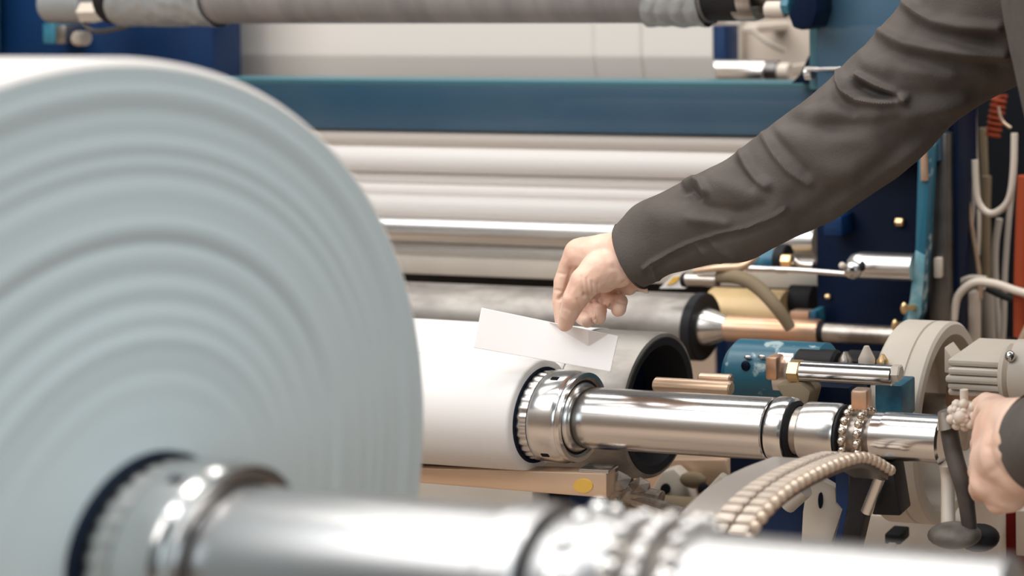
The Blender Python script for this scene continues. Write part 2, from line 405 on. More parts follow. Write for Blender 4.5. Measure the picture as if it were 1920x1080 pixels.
# link plates in two rows
NL = 36
PP = resample(path, NL)
for row, (xa, xb) in enumerate(((Xc0+.002, -.5865), (-.5835, Xc1-.006))):
    mb = MB()
    for i in range(NL-1):
        a, b = PP[i], PP[i+1]; d = (b-a)/np.linalg.norm(b-a); c = (a+b)/2; L = np.linalg.norm(b-a)*.43
        ang = math.atan2(d[1], d[0])
        bm = bmesh.new(); bmesh.ops.create_cube(bm, size=1)
        bmesh.ops.bevel(bm, geom=list(bm.edges), offset=.12, segments=2, affect='EDGES')
        M = Matrix.Translation(((xa+xb)/2, c[0], c[1])) @ Matrix.Rotation(ang, 4, 'X') @ Matrix.Diagonal((xb-xa, 2*L*.92, .007, 1))
        mb.bm(bm, 0, M)
    mb.build('link_row', 'chain_cream', root)
mb = MB()
for i in range(NL):
    a = PP[i]
    mb.ball((Xc1-.003, a[0], a[1]), .0054, sc=(1.0, .8, 1))
mb.build('pin_row', 'chain_pin', root)
ribbon(P, Xc0+.003, Xc1-.004, .005, -.004).build('backing_strip', 'dark_steel', root)
root = None
mb = ribbon(resample((path+np.array([.012, -.004]))[2:], 64), -.640, Xc0-.004, .010, 0)
one(mb, 'chain_guide', 'guide_grey', 'smooth grey metal guide rail curving along the left side of the chain', 'guide rail')

# ------------------------------------------------------------------ drum, web and steel roller
DY, DZ, DR, DX = 1.581, .8305, .078, -.905
Dend = Xat(1237, DY, DZ)
root = thing('contact_drum', (Dend-.4, DY, DZ), 'grey steel drum with dark hollow end behind the far shaft', 'drum')
MB().lathe([(Dend-1.1, DR), (Dend-.006, DR), (Dend-.001, DR-.0012), (Dend, DR-.003), (Dend, DR-.006)], DY, DZ, 128).build('shell', 'brushed_steel', root)
MB().lathe([(Dend, DR-.005), (Dend+.001, DR-.006), (Dend, DR-.014), (Dend-.012, DR-.018), (Dend-.05, DR-.020)], DY, DZ, 96).build('rim', 'black_rubber', root)
MB().lathe([(Dend-.05, DR-.018), (Dend-.05, 0)], DY, DZ, 64).build('inner_plate', 'navy', root)
# white film lying over the drum
Xw = Xat(1085, DY-.03, DZ+.07)
mb = MB(); a0, a1 = math.radians(20), math.radians(200)
NX, NA = 60, 48; V = []; Fc = []
for i in range(NX+1):
    x = Xw-.95+.95*i/NX
    for j in range(NA+1):
        a = a0+(a1-a0)*j/NA
        rr = DR+.0012+.0008*math.sin(x*40+a*5)*math.exp(-((x-Xw)/.2)**2)
        V.append((x, DY+rr*math.cos(a), DZ+rr*math.sin(a)))
for i in range(NX):
    for j in range(NA): Fc.append((i*(NA+1)+j, i*(NA+1)+j+1, (i+1)*(NA+1)+j+1, (i+1)*(NA+1)+j))
mb.add(V, Fc)
o = one(mb, 'paper_web', 'paper_white', 'smooth white paper web wrapped over the drum behind the slim roll', 'paper')
sm = o.modifiers.new('thick', 'SOLIDIFY'); sm.thickness = .0006; sm.offset = 1

SY, SZ, SR = 1.923, .8358, .043
Send = Xat(1316, SY, SZ)
root = thing('steel_roller', (Send-.4, SY, SZ), 'worn grey steel roller with black end cap, right of the reaching hand', 'roller')
MB().lathe([(Send-1.2, SR), (Send-.012, SR), (Send-.008, SR-.001)], SY, SZ, 128).build('roller_tube', 'brushed_steel', root)
MB().lathe([(Send-.010, SR-.001), (Send-.008, SR+.0012), (Send+.004, SR+.0012), (Send+.006, SR-.001), (Send+.004, SR-.012), (Send+.002, .012)], SY, SZ, 96).build('end_cap', 'black_rubber', root)
s_ = lambda px_: Xat(px_, SY, SZ)
MB().lathe([(Send+.002, 0), (Send+.003, .026), (Send+.008, .0255), (s_(1352), .018), (s_(1362), .0150), (s_(1364), .0145)], SY, SZ, 64).build('cone_collar', 'soft_chrome', root)
MB().lathe([(s_(1362), .0145), (s_(1365), .0165), (s_(1535), .0165), (s_(1538), .0150), (s_(1538), 0)], SY, SZ, 64).build('journal', 'copper', root)
MB().lathe([(s_(1538), .012), (s_(1552), .012)], SY, SZ, 48).build('journal_groove', 'black_rubber', root)
MB().lathe([(s_(1548), 0), (s_(1548), .0125), (s_(1690), .0125), (s_(1692), 0)], SY, SZ, 48).build('journal_end', 'worn_steel', root)

# ------------------------------------------------------------------ rows of rods behind
grp = 'bright rods and slats stacked under the blue beam'
rods = [(247, 278, 'taupe_paint', 'dull taupe rod directly under the blue beam', 2.07),
        (277, 326, 'white_enamel', 'thick white rod, first below the taupe rod', 2.07),
        (326, 348, 'white_enamel', 'thin white rod, second below the taupe rod', 2.08),
        (348, 370, 'white_enamel', 'thin white rod, third below the taupe rod', 2.08),
        (370, 406, 'white_enamel', 'thick white rod, fourth below the taupe rod', 2.07),
        (405, 458, 'aluminium', 'bright aluminium rod above the lowest aluminium rod', 2.06),
        (455, 486, 'aluminium', 'lowest aluminium rod, just above the flat beige bar', 2.08)]
for yt, yb, m_, lab, Y in rods:
    X0 = atY(520, 300, Y)[0]
    X1 = atY(1532, 300, Y)[0]
    yc = (yt+yb)/2; R_ = rpx((yb-yt)/2, Y, 1000)*1.03; Z = atY(950, yc+ (yc-66)*.0 , Y)[2]
    mb = MB().lathe([(X0, 0), (X0, R_), (X1, R_), (X1, 0)], Y, Z, 72)
    one(mb, 'guide_rod', m_, lab, 'rod', grp)
mb = slab(520, 490, 1545, 524, 2.055, .03, bev=.002)
one(mb, 'flat_bar', 'cream_paint', 'flat beige bar under the stack of bright rods', 'bar')
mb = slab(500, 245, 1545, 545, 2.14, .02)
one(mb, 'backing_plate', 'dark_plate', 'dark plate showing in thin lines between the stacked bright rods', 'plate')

# blue beam
root = thing('cross_beam', atY(1000, 245, 2.0), 'long blue painted steel beam crossing behind the roll and arm', 'beam')
slab(395, 161, 1560, 247, 2.055, .07, bev=.0012).build('beam_body', 'mid_blue', root)
slab(395, 152, 1560, 161.5, 2.055, .075, bev=.001).build('top_flange', 'teal_plain', root)

# upper web sheet and rollers
mb = MB(); Y = 2.28
X0 = atY(396, 100, Y)[0]; X1 = atY(1336, 100, Y)[0]; zt = atY(900, 20, Y)[2]; zb = atY(900, 190, Y-.01)[2]
NXs = 500; NZ = 40; V = []; Fc = []
for i in range(NXs+1):
    x = X0+(X1-X0)*i/NXs
    for j in range(NZ+1):
        t = j/NZ; z = zt+(zb-zt)*t
        y = Y+.0015*math.sin(x*9)+.02*max(0, t-.50)**1.0*(0 if t < .5 else 1)*2 + .004*math.exp(-((x-atY(1113, 100, Y)[0])/.0022)**2)+.005*math.exp(-((x-atY(1202, 100, Y)[0])/.0022)**2)
        V.append((x, y, z))
for i in range(NXs):
    for j in range(NZ): Fc.append((i*(NZ+1)+j, i*(NZ+1)+j+1, (i+1)*(NZ+1)+j+1, (i+1)*(NZ+1)+j))
mb.add(V, Fc); o = one(mb, 'hanging_web', 'web_film', 'wide cream sheet hanging behind the upper dark roller and above the beam', 'sheet')
sm = o.modifiers.new('thick', 'SOLIDIFY'); sm.thickness = .001
root = thing('idler_roller', atY(1385, 150, 2.36), 'short visible end of a steel roller right of the cream sheet', 'roller')
rod(420, 1440, 110, 156, 2.36).build('roller_tube', 'aluminium', root)
rod(1438, 1462, 114, 152, 2.36).build('end_ring', 'dark_steel', root)
rod(1455, 1482, 118, 150, 2.36).build('bearing', 'cream_plastic', root)
slab(1462, 124, 1476, 146, 2.38, .25).build('bearing_arm', 'cream_plastic', root)

# top dark roller
TY = 1.95
root = thing('rubber_roller', atY(850, 0, TY), 'dark grey rubber covered roller along the top edge', 'roller')
rod(330, 1335, -62, 44, TY, seg=96).build('roller_tube', 'grey_rubber', root)
rod(215, 335, -58, 46, TY, seg=64).build('dark_sleeve', 'dark_plate', root)
rod(1330, 1402, -60, 40, TY, seg=64).build('dark_sleeve', 'dark_plate', root)
mb = MB(); X0, X1, Z = span(1385, 1425, -10, TY); R_ = rpx(50, TY, 1400)
mb.lathe([(X0, R_*.9), (X0+.002, R_), (X1-.006, R_), (X1, R_*.95), (X1, R_*.80), (X1-.012, R_*.78), (X1-.012, 0)], TY, Z, 64)
mb.build('end_ring', 'worn_steel', root)
MB().lathe([(X1-.010, 0), (X1-.010, R_*.45), (X1+.045, R_*.45), (X1+.045, 0)], TY, Z, 48).build('journal', 'dark_steel', root)
# wraps of bubble film at both ends
for (x0, x1, lab) in ((255, 415, 'crumpled clear bubble film on the left end of the dark roller'), (1245, 1330, 'crumpled film band near the right end of the dark roller')):
    X0, X1, Z = span(x0, x1, -8, TY); R_ = rpx(54, TY, x0)
    mb = MB(); V = []; Fc = []; NXb, NAb = 44, 110
    for i in range(NXb+1):
        t = i/NXb
        for j in range(NAb):
            a = 2*PI*j/NAb
            x = X0+(X1-X0)*t+.02*math.sin(a*1.0+.5)*(1-t)
            rr = R_+.0012+.0022*abs(math.sin(x*150+2.2*math.sin(a*2)))+.0018*noise.noise((x*60, a*3, 1.7))
            V.append((x, TY+rr*math.cos(a), Z+rr*math.sin(a)))
    for i in range(NXb):
        for j in range(NAb): Fc.append((i*NAb+j, i*NAb+(j+1) % NAb, (i+1)*NAb+(j+1) % NAb, (i+1)*NAb+j))
    mb.add(V, Fc); one(mb, 'bubble_film', 'bubble_wrap', lab, 'film', 'film bands on the dark roller')

# ------------------------------------------------------------------ blue machine frame
def post(x0, y0, x1, Y, dy, m_, name, label, cat, root=None):
    return one(slab(x0, y0, x1, 900, Y, dy, zfloor=FZ), name, m_, label, cat)
# left side frame
root = thing('side_frame', atY(150, 100, 2.16), 'deep blue machine frame behind the top left of the huge roll', 'frame')
slab(-120, -160, 398, 112, 2.16, .06, zfloor=FZ).build('frame_plate', 'deep_blue', root)
slab(-130, -160, -52, 100, 2.10, .05).build('edge_flange', 'teal_worn', root)
rod(100, 175, -30, 44, 2.06, seg=48).build('bearing_block', 'bubble_wrap', root)
rod(158, 192, 2, 43, 2.0, seg=6).build('hex_nut', 'cream_plastic', root)
slab(80, 44, 103, 82, 2.12, .03).build('hinge', 'teal_worn', root)
slab(104, 48, 122, 82, 2.12, .03).build('hinge_pin', 'worn_steel', root)
rod(144, 162, 58, 86, 2.1, seg=16).build('bolt', 'cream_plastic', root)
mb = MB().tube([atY(150, 40, 2.0), atY(175, 58, 1.99), atY(215, 55, 1.98), atY(245, 42, 1.97), atY(205, 5, 1.96)], .0035)
mb.build('bracket_strap', 'dark_steel', root)

# right column, upper
root = thing('machine_column', (*atY(1620, 100, 1.96)[:2], FZ), 'tall blue column right of the beam, behind the raised arm', 'column')
slab(1531, -140, 1760, 300, 1.955, .10).build('upper_panel', 'mid_blue', root)  # lighter blue carries the light on the glossy upper column
slab(1531, 290, 1722, 700, 2.0, .08, zfloor=FZ).build('lower_panel', 'navy', root)  # darker navy carries the shade on the lower column
slab(1516, -140, 1533, 168, 1.985, .07).build('corner_strip', 'teal_plain', root)
MB().prism([(1722, 270), (1746, 270), (1734, 480), (1726, 590), (1704, 640), (1682, 700), (1664, 700), (1690, 610), (1706, 560), (1716, 470)], 1.93, .025, bev=.0012).build('worn_flange', 'teal_scuffed', root)
slab(1741, 250, 1776, 615, 1.965, .05).build('grey_rail', 'dark_steel', root)
slab(1776, 200, 1797, 720, 1.99, .08, zfloor=FZ).build('blue_rail', 'navy', root)
MB().prism([(1716, 470), (1734, 480), (1726, 590), (1714, 615), (1700, 600), (1706, 560)], 1.927, .004, bev=.0005).build('scuffed_edge', 'teal_light', root)
slab(1750, 484, 1764, 522, 1.955, .012).build('pale_block', 'cream_plastic', root)
slab(1725, 255, 1738, 340, 1.925, .01).build('rust_patch', 'copper', root)
for (x, y, r0) in ((1687, 416, 8), (1552, 556, 5), (1586, 408, 6)):
    rod(x-r0, x+r0, y-r0, y+r0, 1.995, seg=6).build('bolt', 'brass', root)
slab(1543, 405, 1578, 442, 1.96, .05).build('latch_block', 'deep_blue', root)
rod(1510, 1526, 124, 150, 1.97, seg=12).build('clamp_screw', 'soft_chrome', root)
MB().tube([atY(1512, 130, 1.96), atY(1580, 128, 1.95)], .003).build('grab_rod', 'soft_chrome', root)
# things around the top right end
one(MB().prism([(1500, -60), (1528, -60), (1532, 20), (1522, 50), (1504, 57), (1486, 52), (1478, 30), (1490, 0)], 1.90, .05, bev=.003), 'cable_guard', 'navy', 'dark blue curved guard hanging at the top, left of the blue column', 'guard')
root = thing('end_bolt', atY(1455, 18, 1.93), 'pale bolt and washer beside the right end of the dark roller', 'bolt')
rod(1437, 1474, 2, 34, 1.93, seg=24).build('washer', 'cream_plastic', root)
rod(1470, 1486, -10, 30, 1.93, seg=8).build('bolt_head', 'teal_worn', root)
one(slab(1336, 48, 1359, 108, 2.42, .05, zfloor=FZ), 'blue_upright', 'deep_blue', 'narrow deep blue upright at the right edge of the cream sheet', 'upright')
one(MB().prism([(1532, 75), (1532, 156), (1484, 156), (1500, 140), (1514, 110)], 2.02, .05), 'gusset', 'navy', 'dark triangular gusset where the beam meets the blue column', 'gusset')
one(slab(1385, 40, 1560, 156, 2.62, .05, zfloor=FZ), 'partition', 'beige_wall', 'beige panel glimpsed between the cream sheet and the blue column', 'panel')
one(slab(1360, 40, 1388, 156, 2.60, .02, zfloor=FZ), 'grey_upright', 'cable_grey', 'grey upright strip left of the beige panel', 'strip')
root = thing('hanging_fitting', atY(1405, 55, 2.5), 'small pale fitting in front of the beige panel', 'fitting')
slab(1390, 47, 1420, 62, 2.5, .13, bev=.004).build('fitting_body', 'cream_plastic', root)
MB().tube([atY(1412, 58, 2.5), atY(1440, 80, 2.5), atY(1470, 95, 2.52)], .004).build('cord', 'cable_grey', root)

# ------------------------------------------------------------------ machine parts right of the roller
one(slab(1452, 500, 1532, 668, 2.06, .03), 'recess_shade', 'dark_cavity', 'black plate standing in for a shaded recess left of the navy panel, behind the curved hose', 'plate')  # flat black plate in place of the shade inside a cavity
root = thing('round_knob', atY(1500, 560, 2.03), 'black round knob in shade left of the navy panel', 'knob')
rod(1482, 1528, 535, 590, 2.03, seg=40).build('knob_body', 'black_rubber', root)
rod(1478, 1488, 540, 585, 2.03, seg=40).build('knob_ring', 'cable_olive', root)
one(slab(1462, 420, 1532, 505, 2.10, .03), 'grey_brown_plate', 'worn_steel', 'dull brown steel plate under the sleeve, left of the navy panel', 'plate')
root = thing('air_cylinder', atY(1650, 500, 1.93), 'pale cylindrical actuator mounted across the navy panel', 'cylinder')
mb = MB(); X0, X1, Z = span(1590, 1714, 499, 1.93); R_ = rpx(25.5, 1.93, 1650)
mb.lathe([(X0, 0), (X0+.001, R_*.45), (X0+.006, R_*.80), (X0+.016, R_*.97), (X0+.022, R_), (X1, R_), (X1, 0)], 1.93, Z, 64)
mb.build('barrel', 'aluminium', root)
c = atY(1599, 506, 1.895); MB().ball(c, rpx(17, 1.9), sc=(1, .7, 1), sub=3).build('end_knuckle', 'soft_chrome', root)
c = atY(1598, 505, 1.875); MB().ball(c, rpx(5, 1.9), sc=(1, .5, .6)).build('pivot_hole', 'dark_cavity', root)
c = atY(1579, 498, 1.89); MB().ball(c, rpx(6.5, 1.9)).build('grease_nipple', 'cream_plastic', root)
c = atY(1617, 499, 1.895); MB().ball(c, rpx(10, 1.9), sc=(.6, .5, 1)).build('dark_slot', 'black_rubber', root)
MB().tube([atY(1400, 503, 1.9), atY(1440, 505, 1.9), atY(1500, 507, 1.9), atY(1592, 514, 1.9)], [.0045, .004, .0038, .0036]).build('push_rod', 'soft_chrome', root)
# hydraulic fitting and hose
root = thing('hose_fitting', atY(1320, 520, 1.86), 'steel hose fitting with dark olive hose curving down, right of the hand', 'hose')
rod(1286, 1348, 512, 537, 1.86, seg=32).build('ferrule', 'worn_steel', root)
rod(1280, 1290, 511, 538, 1.86, seg=32).build('black_ring', 'black_rubber', root)
rod(1344, 1354, 508, 532, 1.86, seg=6).build('nut', 'dark_steel', root)
MB().tube([atY(1350, 518, 1.86), atY(1385, 520, 1.85), atY(1420, 538, 1.85), atY(1455, 575, 1.85), atY(1482, 615, 1.86)], [.0085, .0088, .0088, .0082, .007], seg=20).build('hose', 'cable_olive', root)
MB().tube([atY(1300, 508, 1.85), atY(1350, 502, 1.85), atY(1390, 500, 1.86), atY(1420, 478, 1.88)], [.003, .005, .006, .004]).build('clip', 'tan_metal', root)
root = thing('valve_body', atY(1440, 485, 1.97), 'small blue valve with black face under the sleeve', 'valve')
rod(1410, 1462, 466, 510, 1.97, seg=40).build('blue_barrel', 'teal_worn', root)
rod(1458, 1478, 458, 512, 1.97, seg=40).build('black_face', 'black_rubber', root)
rod(1466, 1486, 476, 500, 1.95, seg=6).build('bolt', 'brass', root)
MB().tube([atY(1484, 482, 1.97), atY(1500, 495, 1.97), atY(1525, 497, 1.97)], .004).build('outlet', 'soft_chrome', root)
root = thing('warning_plate', atY(1262, 530, 1.88), 'small white plate with yellow mark beside the hand', 'plate')
MB().prism([(1236, 541), (1262, 516), (1284, 510), (1284, 541)], 1.88, .006).build('plate', 'paper_white', root)
MB().prism([(1250, 534), (1262, 520), (1274, 518), (1270, 527), (1258, 534)], 1.8785, .003).build('yellow_mark', 'yellow_label', root)
root = thing('film_spool', atY(1410, 570, 2.0), 'tan golden block of film behind the curved olive hose', 'spool')
mb = MB(); X0, X1, Z = span(1338, 1476, 588, 2.01); R_ = rpx(46, 2.01, 1400)
mb.lathe([(X0, 0), (X0, R_), (X1, R_), (X1, 0)], 2.01, Z, 64); mb.build('film_winding', 'gold_film', root)
one(slab(1480, 584, 1516, 625, 1.97, .02), 'copper_block', 'copper', 'small coppery block at the foot of the olive hose', 'block')
one(slab(1518, 583, 1530, 614, 1.96, .03), 'blue_shim', 'teal_worn', 'small light blue shim at the left edge of the navy panel', 'shim')

# blue bearing housing
HY = 1.62
root = thing('bearing_housing', atY(1450, 690, HY), 'weathered blue bearing housing above the far shaft', 'housing')
rod(1374, 1560, 640, 762, HY, bev=.008, seg=72).build('housing_body', 'teal_scuffed', root)
rod(1462, 1500, 655, 745, HY-.012, bev=.003, seg=64).build('face_ring', 'soft_chrome', root)
rod(1496, 1572, 655, 722, HY-.014, bev=.003, seg=64).build('black_barrel', 'dark_plate', root)
c = atY(1398, 686, HY-.034); MB().ball(c, rpx(9, HY), sc=(1, .5, 1.1)).build('oil_hole', 'navy', root)
for x, y in ((1402, 670), (1428, 669), (1391, 716), (1412, 718), (1436, 719)):
    MB().ball(atY(x, y, HY-.030), rpx(5, HY), sc=(1.5, .6, .8)).build('bolt', 'soft_chrome', root)
slab(1434, 670, 1456, 714, HY-.05, .02, bev=.003).build('copper_lug', 'copper', root)
root = thing('chrome_piston', atY(1590, 697, 1.50), 'short shiny chrome piston rod with nut, between blue housing and cream wheel', 'piston')
rod(1502, 1676, 681, 719, 1.50, seg=48).build('piston_rod', 'chrome', root)
rod(1480, 1504, 674, 716, 1.50, seg=6).build('nut', 'brass', root)
rod(1672, 1690, 683, 716, 1.50, seg=6).build('end_nut', 'cream_plastic', root)
one(rod(1228, 1372, 711, 738, 1.50, seg=32), 'tie_rod', 'tan_metal', 'short tan tie rod just above the far shaft', 'rod')
one(rod(1312, 1372, 700, 722, 1.535, seg=32), 'tie_rod', 'copper', 'shorter coppery tie rod behind the tan one', 'rod')
one(MB().prism([(1452, 722), (1500, 718), (1520, 735), (1512, 765), (1498, 790), (1480, 765)], 1.49, .03, bev=.003), 'cast_bracket', 'cable_olive', 'olive brown cast bracket below the blue housing', 'bracket')
one(slab(1512, 725, 1592, 790, 1.53, .05), 'dark_block', 'navy', 'dark navy block behind the far shaft sleeve', 'block')
one(slab(1594, 732, 1625, 770, 1.44-.03, .015, bev=.003), 'key_block', 'copper', 'small coppery block above the chain wheel', 'block')
one(slab(1640, 722, 1690, 790, 1.52, .04), 'blue_lug', 'teal_worn', 'worn blue lug left of the cream wheel', 'lug')
for i, (x, y0, w_, h_, m_, nm, lab) in enumerate(((1585, 660, 26, 20, 'worn_steel', 'dome_nut', 'rounded dull nut above the chrome piston'),
        (1625, 650, 30, 32, 'cream_plastic', 'cone_nut', 'pointed cream cone above the chrome piston'),
        (1655, 665, 22, 16, 'brass', 'brass_nut', 'small brass nut at the right above the chrome piston'))):
    mb = MB(); c = atY(x, y0+h_, 1.60); R_ = rpx(w_/2, 1.6); H = rpx(h_, 1.6)
    V = []; Fc = []; pr = [(R_, 0), (R_, H*.3), (R_*.75, H*.55), (R_*.3, H), (0.0001, H)]
    for r_, z in pr:
        for j in range(20): V.append((c[0]+r_*math.cos(j*PI/10), c[1]+r_*math.sin(j*PI/10), c[2]+z))
    for i2 in range(4):
        for j in range(20): Fc.append((i2*20+j, i2*20+(j+1) % 20, i2*20+20+(j+1) % 20, i2*20+20+j))
    mb.add(V, Fc); one(mb, nm, m_, lab, 'nut', 'small nuts above the chrome piston')
one(slab(1560, 678, 1690, 720, 1.62, .05), 'shelf_bracket', 'dark_plate', 'dark shelf carrying the small nuts', 'bracket')
for x, y, lab in ((1695, 578, 'upper small brass bolt at the foot of the worn blue flange'), (1678, 610, 'lower small brass bolt at the foot of the worn blue flange')):
    mb = MB(); mb.ball(atY(x, y, 1.90), rpx(9, 1.9), sc=(.7, .7, 1.3)); mb.tube([atY(x-2, y, 1.90), atY(x+22, y-2, 1.93)], .004)
    one(mb, 'brass_bolt', 'brass', lab, 'bolt')

# cream wheel
WY = 1.68
X0, X1, WZ = span(1690, 1782, 788, WY); WR = rpx(183, WY, 1730)
root = thing('hand_wheel', ((X0+X1)/2, WY, WZ-WR), 'large cream wheel with wide rim behind the far shaft end', 'wheel')
dxw = X1-X0
mb = MB(); mb.lathe([(X0, WR-.02), (X0, WR-.003), (X0+.003, WR), (X0+dxw*.60, WR), (X0+dxw*.62, WR-.002), (X0+dxw*.65, WR-.002), (X0+dxw*.67, WR), (X1-.003, WR), (X1, WR-.003), (X1, WR-.014), (X1-.02, WR-.018), (X0, WR-.02)], WY, WZ, 128)
mb.build('rim', 'cream_paint', root)
MB().lathe([(X0+.004, WR-.018), (X0+.004, .01), (X0+.012, .01), (X0+.012, WR-.018)], WY, WZ, 96).build('web_plate', 'cream_plastic', root)
MB().lathe([(X0+.01, 0), (X0+.01, .03), (X1+.02, .03), (X1+.02, 0)], WY, WZ, 48).build('hub', 'worn_steel', root)
# motor right of the wheel
root = thing('gear_motor', atY(1860, 700, 1.62), 'cream ribbed gear motor between the wheel and the left hand', 'motor')
mb = MB(); X0m, X1m, Zm = span(1790, 1892, 698, 1.62)
for k in range(5):
    z0 = Zm+rpx(30, 1.62)-k*rpx(13, 1.62)
    mb.box(X0m+.002*(k % 2), X1m, 1.60-.012*math.sin(PI*(k+.5)/5), 1.70, z0-rpx(12, 1.62), z0, bev=.003)
mb.build('ribbed_body', 'cream_paint', root)
MB().prism([(1770, 650), (1800, 690), (1800, 700), (1770, 700)], 1.62, .03, bev=.002).build('foot', 'cream_plastic', root)
mb = MB(); X0m, X1m, Zm = span(1884, 1960, 700, 1.60)
mb.lathe([(X0m, 0), (X0m, .026), (X0m+.006, .030), (X0m+.010, .026), (X0m+.014, .035), (X1m, .035), (X1m, 0)], 1.60, Zm, 64)
mb.build('end_bell', 'cream_paint', root)
MB().ball(atY(1894, 668, 1.57), .006).build('screw', 'soft_chrome', root)
one(slab(1772, 724, 1826, 790, 1.66, .02, bev=.003), 'cover_box', 'copper', 'small brown cover box above the star knob', 'box')

# star knob on lever
root = thing('clamp_lever', atY(1800, 880, 1.40), 'dark clamping lever with pale star knob held by the left hand', 'lever')
mb = MB(); kc = atY(1808, 775, 1.40); mb.ball(kc, rpx(24, 1.4), sub=3)
for k in range(9):
    a = k*2*PI/9; mb.ball(kc+np.array([.011*math.cos(a), -.006+.002*math.sin(k*2.1), .011*math.sin(a)]), .0048); mb.ball(kc+np.array([.0055*math.cos(a*2+.4), -.0105, .0065*math.sin(a*1.3)]), .0032)
mb.ball(kc+np.array([0, -.010, 0]), .007); mb.tube([kc, kc+np.array([0, 0, .022])], .004)
mb.build('star_knob', 'cream_plastic', root)
MB().tube([atD(1776, 785, 1.50), atD(1788, 850, 1.49), atD(1808, 920, 1.48), atD(1818, 990, 1.48)], [.0085, .0085, .008, .0070], seg=20).build('lever_arm', 'lever_metal', root)
MB().tube([atD(1770, 770, 1.49), atD(1778, 800, 1.49)], [.006, .0105], seg=20).build('lever_head', 'worn_steel', root)
LEVER = root
root = thing('foot_cap', atD(1800, 1010, 1.5), 'grey oval cap on a pale rod below the lever', 'cap')
MB().tube([atD(1776, 868, 1.52), atD(1777, 900, 1.52), atD(1778, 985, 1.5)], [.009, .0065, .007], seg=18).build('rod', 'cream_plastic', root)
mb = MB(); c = atD(1790, 1003, 1.48); mb.ball(c, .026, sc=(1, .8, .42), sub=3); mb.build('cap', 'cap_metal', root)
mb = MB(); c = atD(1836, 1008, 1.5); mb.ball(c, .022, sc=(.9, .8, .55), sub=3); mb.build('end_boot', 'black_rubber', LEVER)

# ------------------------------------------------------------------ cables and hoses at the far right
one(slab(1792, -60, 2060, 760, 2.32, .05, zfloor=FZ), 'cabinet_panel', 'dark_cavity', 'black cabinet panel behind the hanging cables', 'panel')
def cable(name, m_, pts, r_, label, cat='cable', Y=2.1):
    one(MB().tube([atY(x, y, Y+(p[0] if p else 0)) for x, y, *p in pts], r_, seg=14), name, m_, label, cat, 'cables hanging at the far right' if name == 'cable' and cat == 'cable' else None)
cable('cable', 'cream_plastic', [(1803, 190), (1800, 300), (1808, 400), (1802, 480)], .0078, 'thick pale cable, leftmost of the hanging bundle')
cable('cable', 'cream_plastic', [(1818, 170), (1822, 290), (1828, 400), (1826, 478)], .0088, 'thick pale cable, second from the left in the bundle', Y=2.12)
cable('cable', 'cable_grey', [(1812, 210), (1812, 300), (1824, 370), (1818, 440), (1795, 500), (1784, 560), (1782, 620)], .0032, 'thin grey cable swinging left across the bundle', Y=2.05)
cable('cable', 'tan_metal', [(1812, 180), (1806, 290), (1818, 400), (1834, 500), (1838, 560)], .0035, 'slim tan cable crossing in front of the two thick pale cables', Y=2.04)
cable('cable', 'cable_olive', [(1843, 240), (1846, 330), (1850, 430), (1848, 520)], .0060, 'olive cable beside the second thick pale cable', Y=2.16)
cable('cable', 'cable_olive', [(1836, 560), (1842, 690)], .006, 'short olive cable between the two upright pipes', Y=2.12)
cable('cable', 'cable_olive', [(1850, 330), (1848, 430), (1850, 560), (1856, 690)], .007, 'olive cable in the middle of the hanging bundle', Y=2.15)
cable('cable', 'cable_grey', [(1874, 410), (1866, 470), (1868, 560), (1878, 690)], .005, 'grey cable near the middle of the bundle, slightly bowed', Y=2.12)
cable('cable', 'cable_grey', [(1900, 330), (1890, 430), (1884, 520), (1882, 610), (1876, 690)], .0042, 'long grey cable just left of the orange hose', Y=2.08)
cable('cable', 'cream_plastic', [(1828, 300), (1832, 370), (1850, 398), (1872, 396), (1892, 372), (1900, 320), (1902, 250)], .0048, 'pale cable hanging in a loop below the coiled cord', Y=2.02)
cable('pipe', 'cream_plastic', [(1822, 545), (1822, 690)], .0125, 'thick pale upright pipe behind the motor', 'pipe', Y=2.04)
cable('pipe', 'cable_grey', [(1852, 540), (1858, 690)], .0085, 'slimmer grey-brown pipe right of the thick pale pipe', 'pipe', Y=2.10)
cable('cable', 'cream_plastic', [(1788, 600), (1796, 556), (1826, 530), (1866, 532), (1905, 545), (1960, 560)], .0055, 'pale cable arching right over the thick pipe', Y=1.98)
cable('cable', 'cable_grey', [(1784, 610), (1788, 545), (1815, 522), (1850, 523)], .004, 'grey cable arching just above the pale arch', Y=2.0)
cable('cable', 'cable_black', [(1850, 540), (1890, 558), (1960, 580)], .005, 'black cable under the pale arch', Y=2.0)
cable('cable', 'cable_black', [(1806, 520), (1808, 600), (1806, 650)], .0045, 'black cable left of the thick pale pipe', Y=2.02)
cable('orange_hose', 'orange_hose', [(1924, 330), (1920, 420), (1917, 520), (1916, 630)], .0115, 'orange ribbed hose at the right edge below the jacket', 'hose', Y=2.0)
cable('cable', 'tan_metal', [(1935, 600), (1912, 650), (1898, 690)], .006, 'tan cable bending in at the right above the motor', Y=1.9)
# coiled cord
pts = []
for k in range(70):
    t = k/69; a = t*2*PI*7
    c = atY(1874-12*t, 180+75*t, 2.1); pts.append(c+np.array([.009*math.cos(a), .009*math.sin(a), 0]))
one(MB().tube(pts, .0028, seg=8, sub=2), 'coiled_cord', 'orange_hose', 'red-orange coiled cord hanging beside the jacket', 'cord')
cable('cable', 'tan_metal', [(1872, 200), (1878, 225), (1895, 240)], .0022, 'thin tan wire beside the coiled cord', 'wire', Y=2.08)

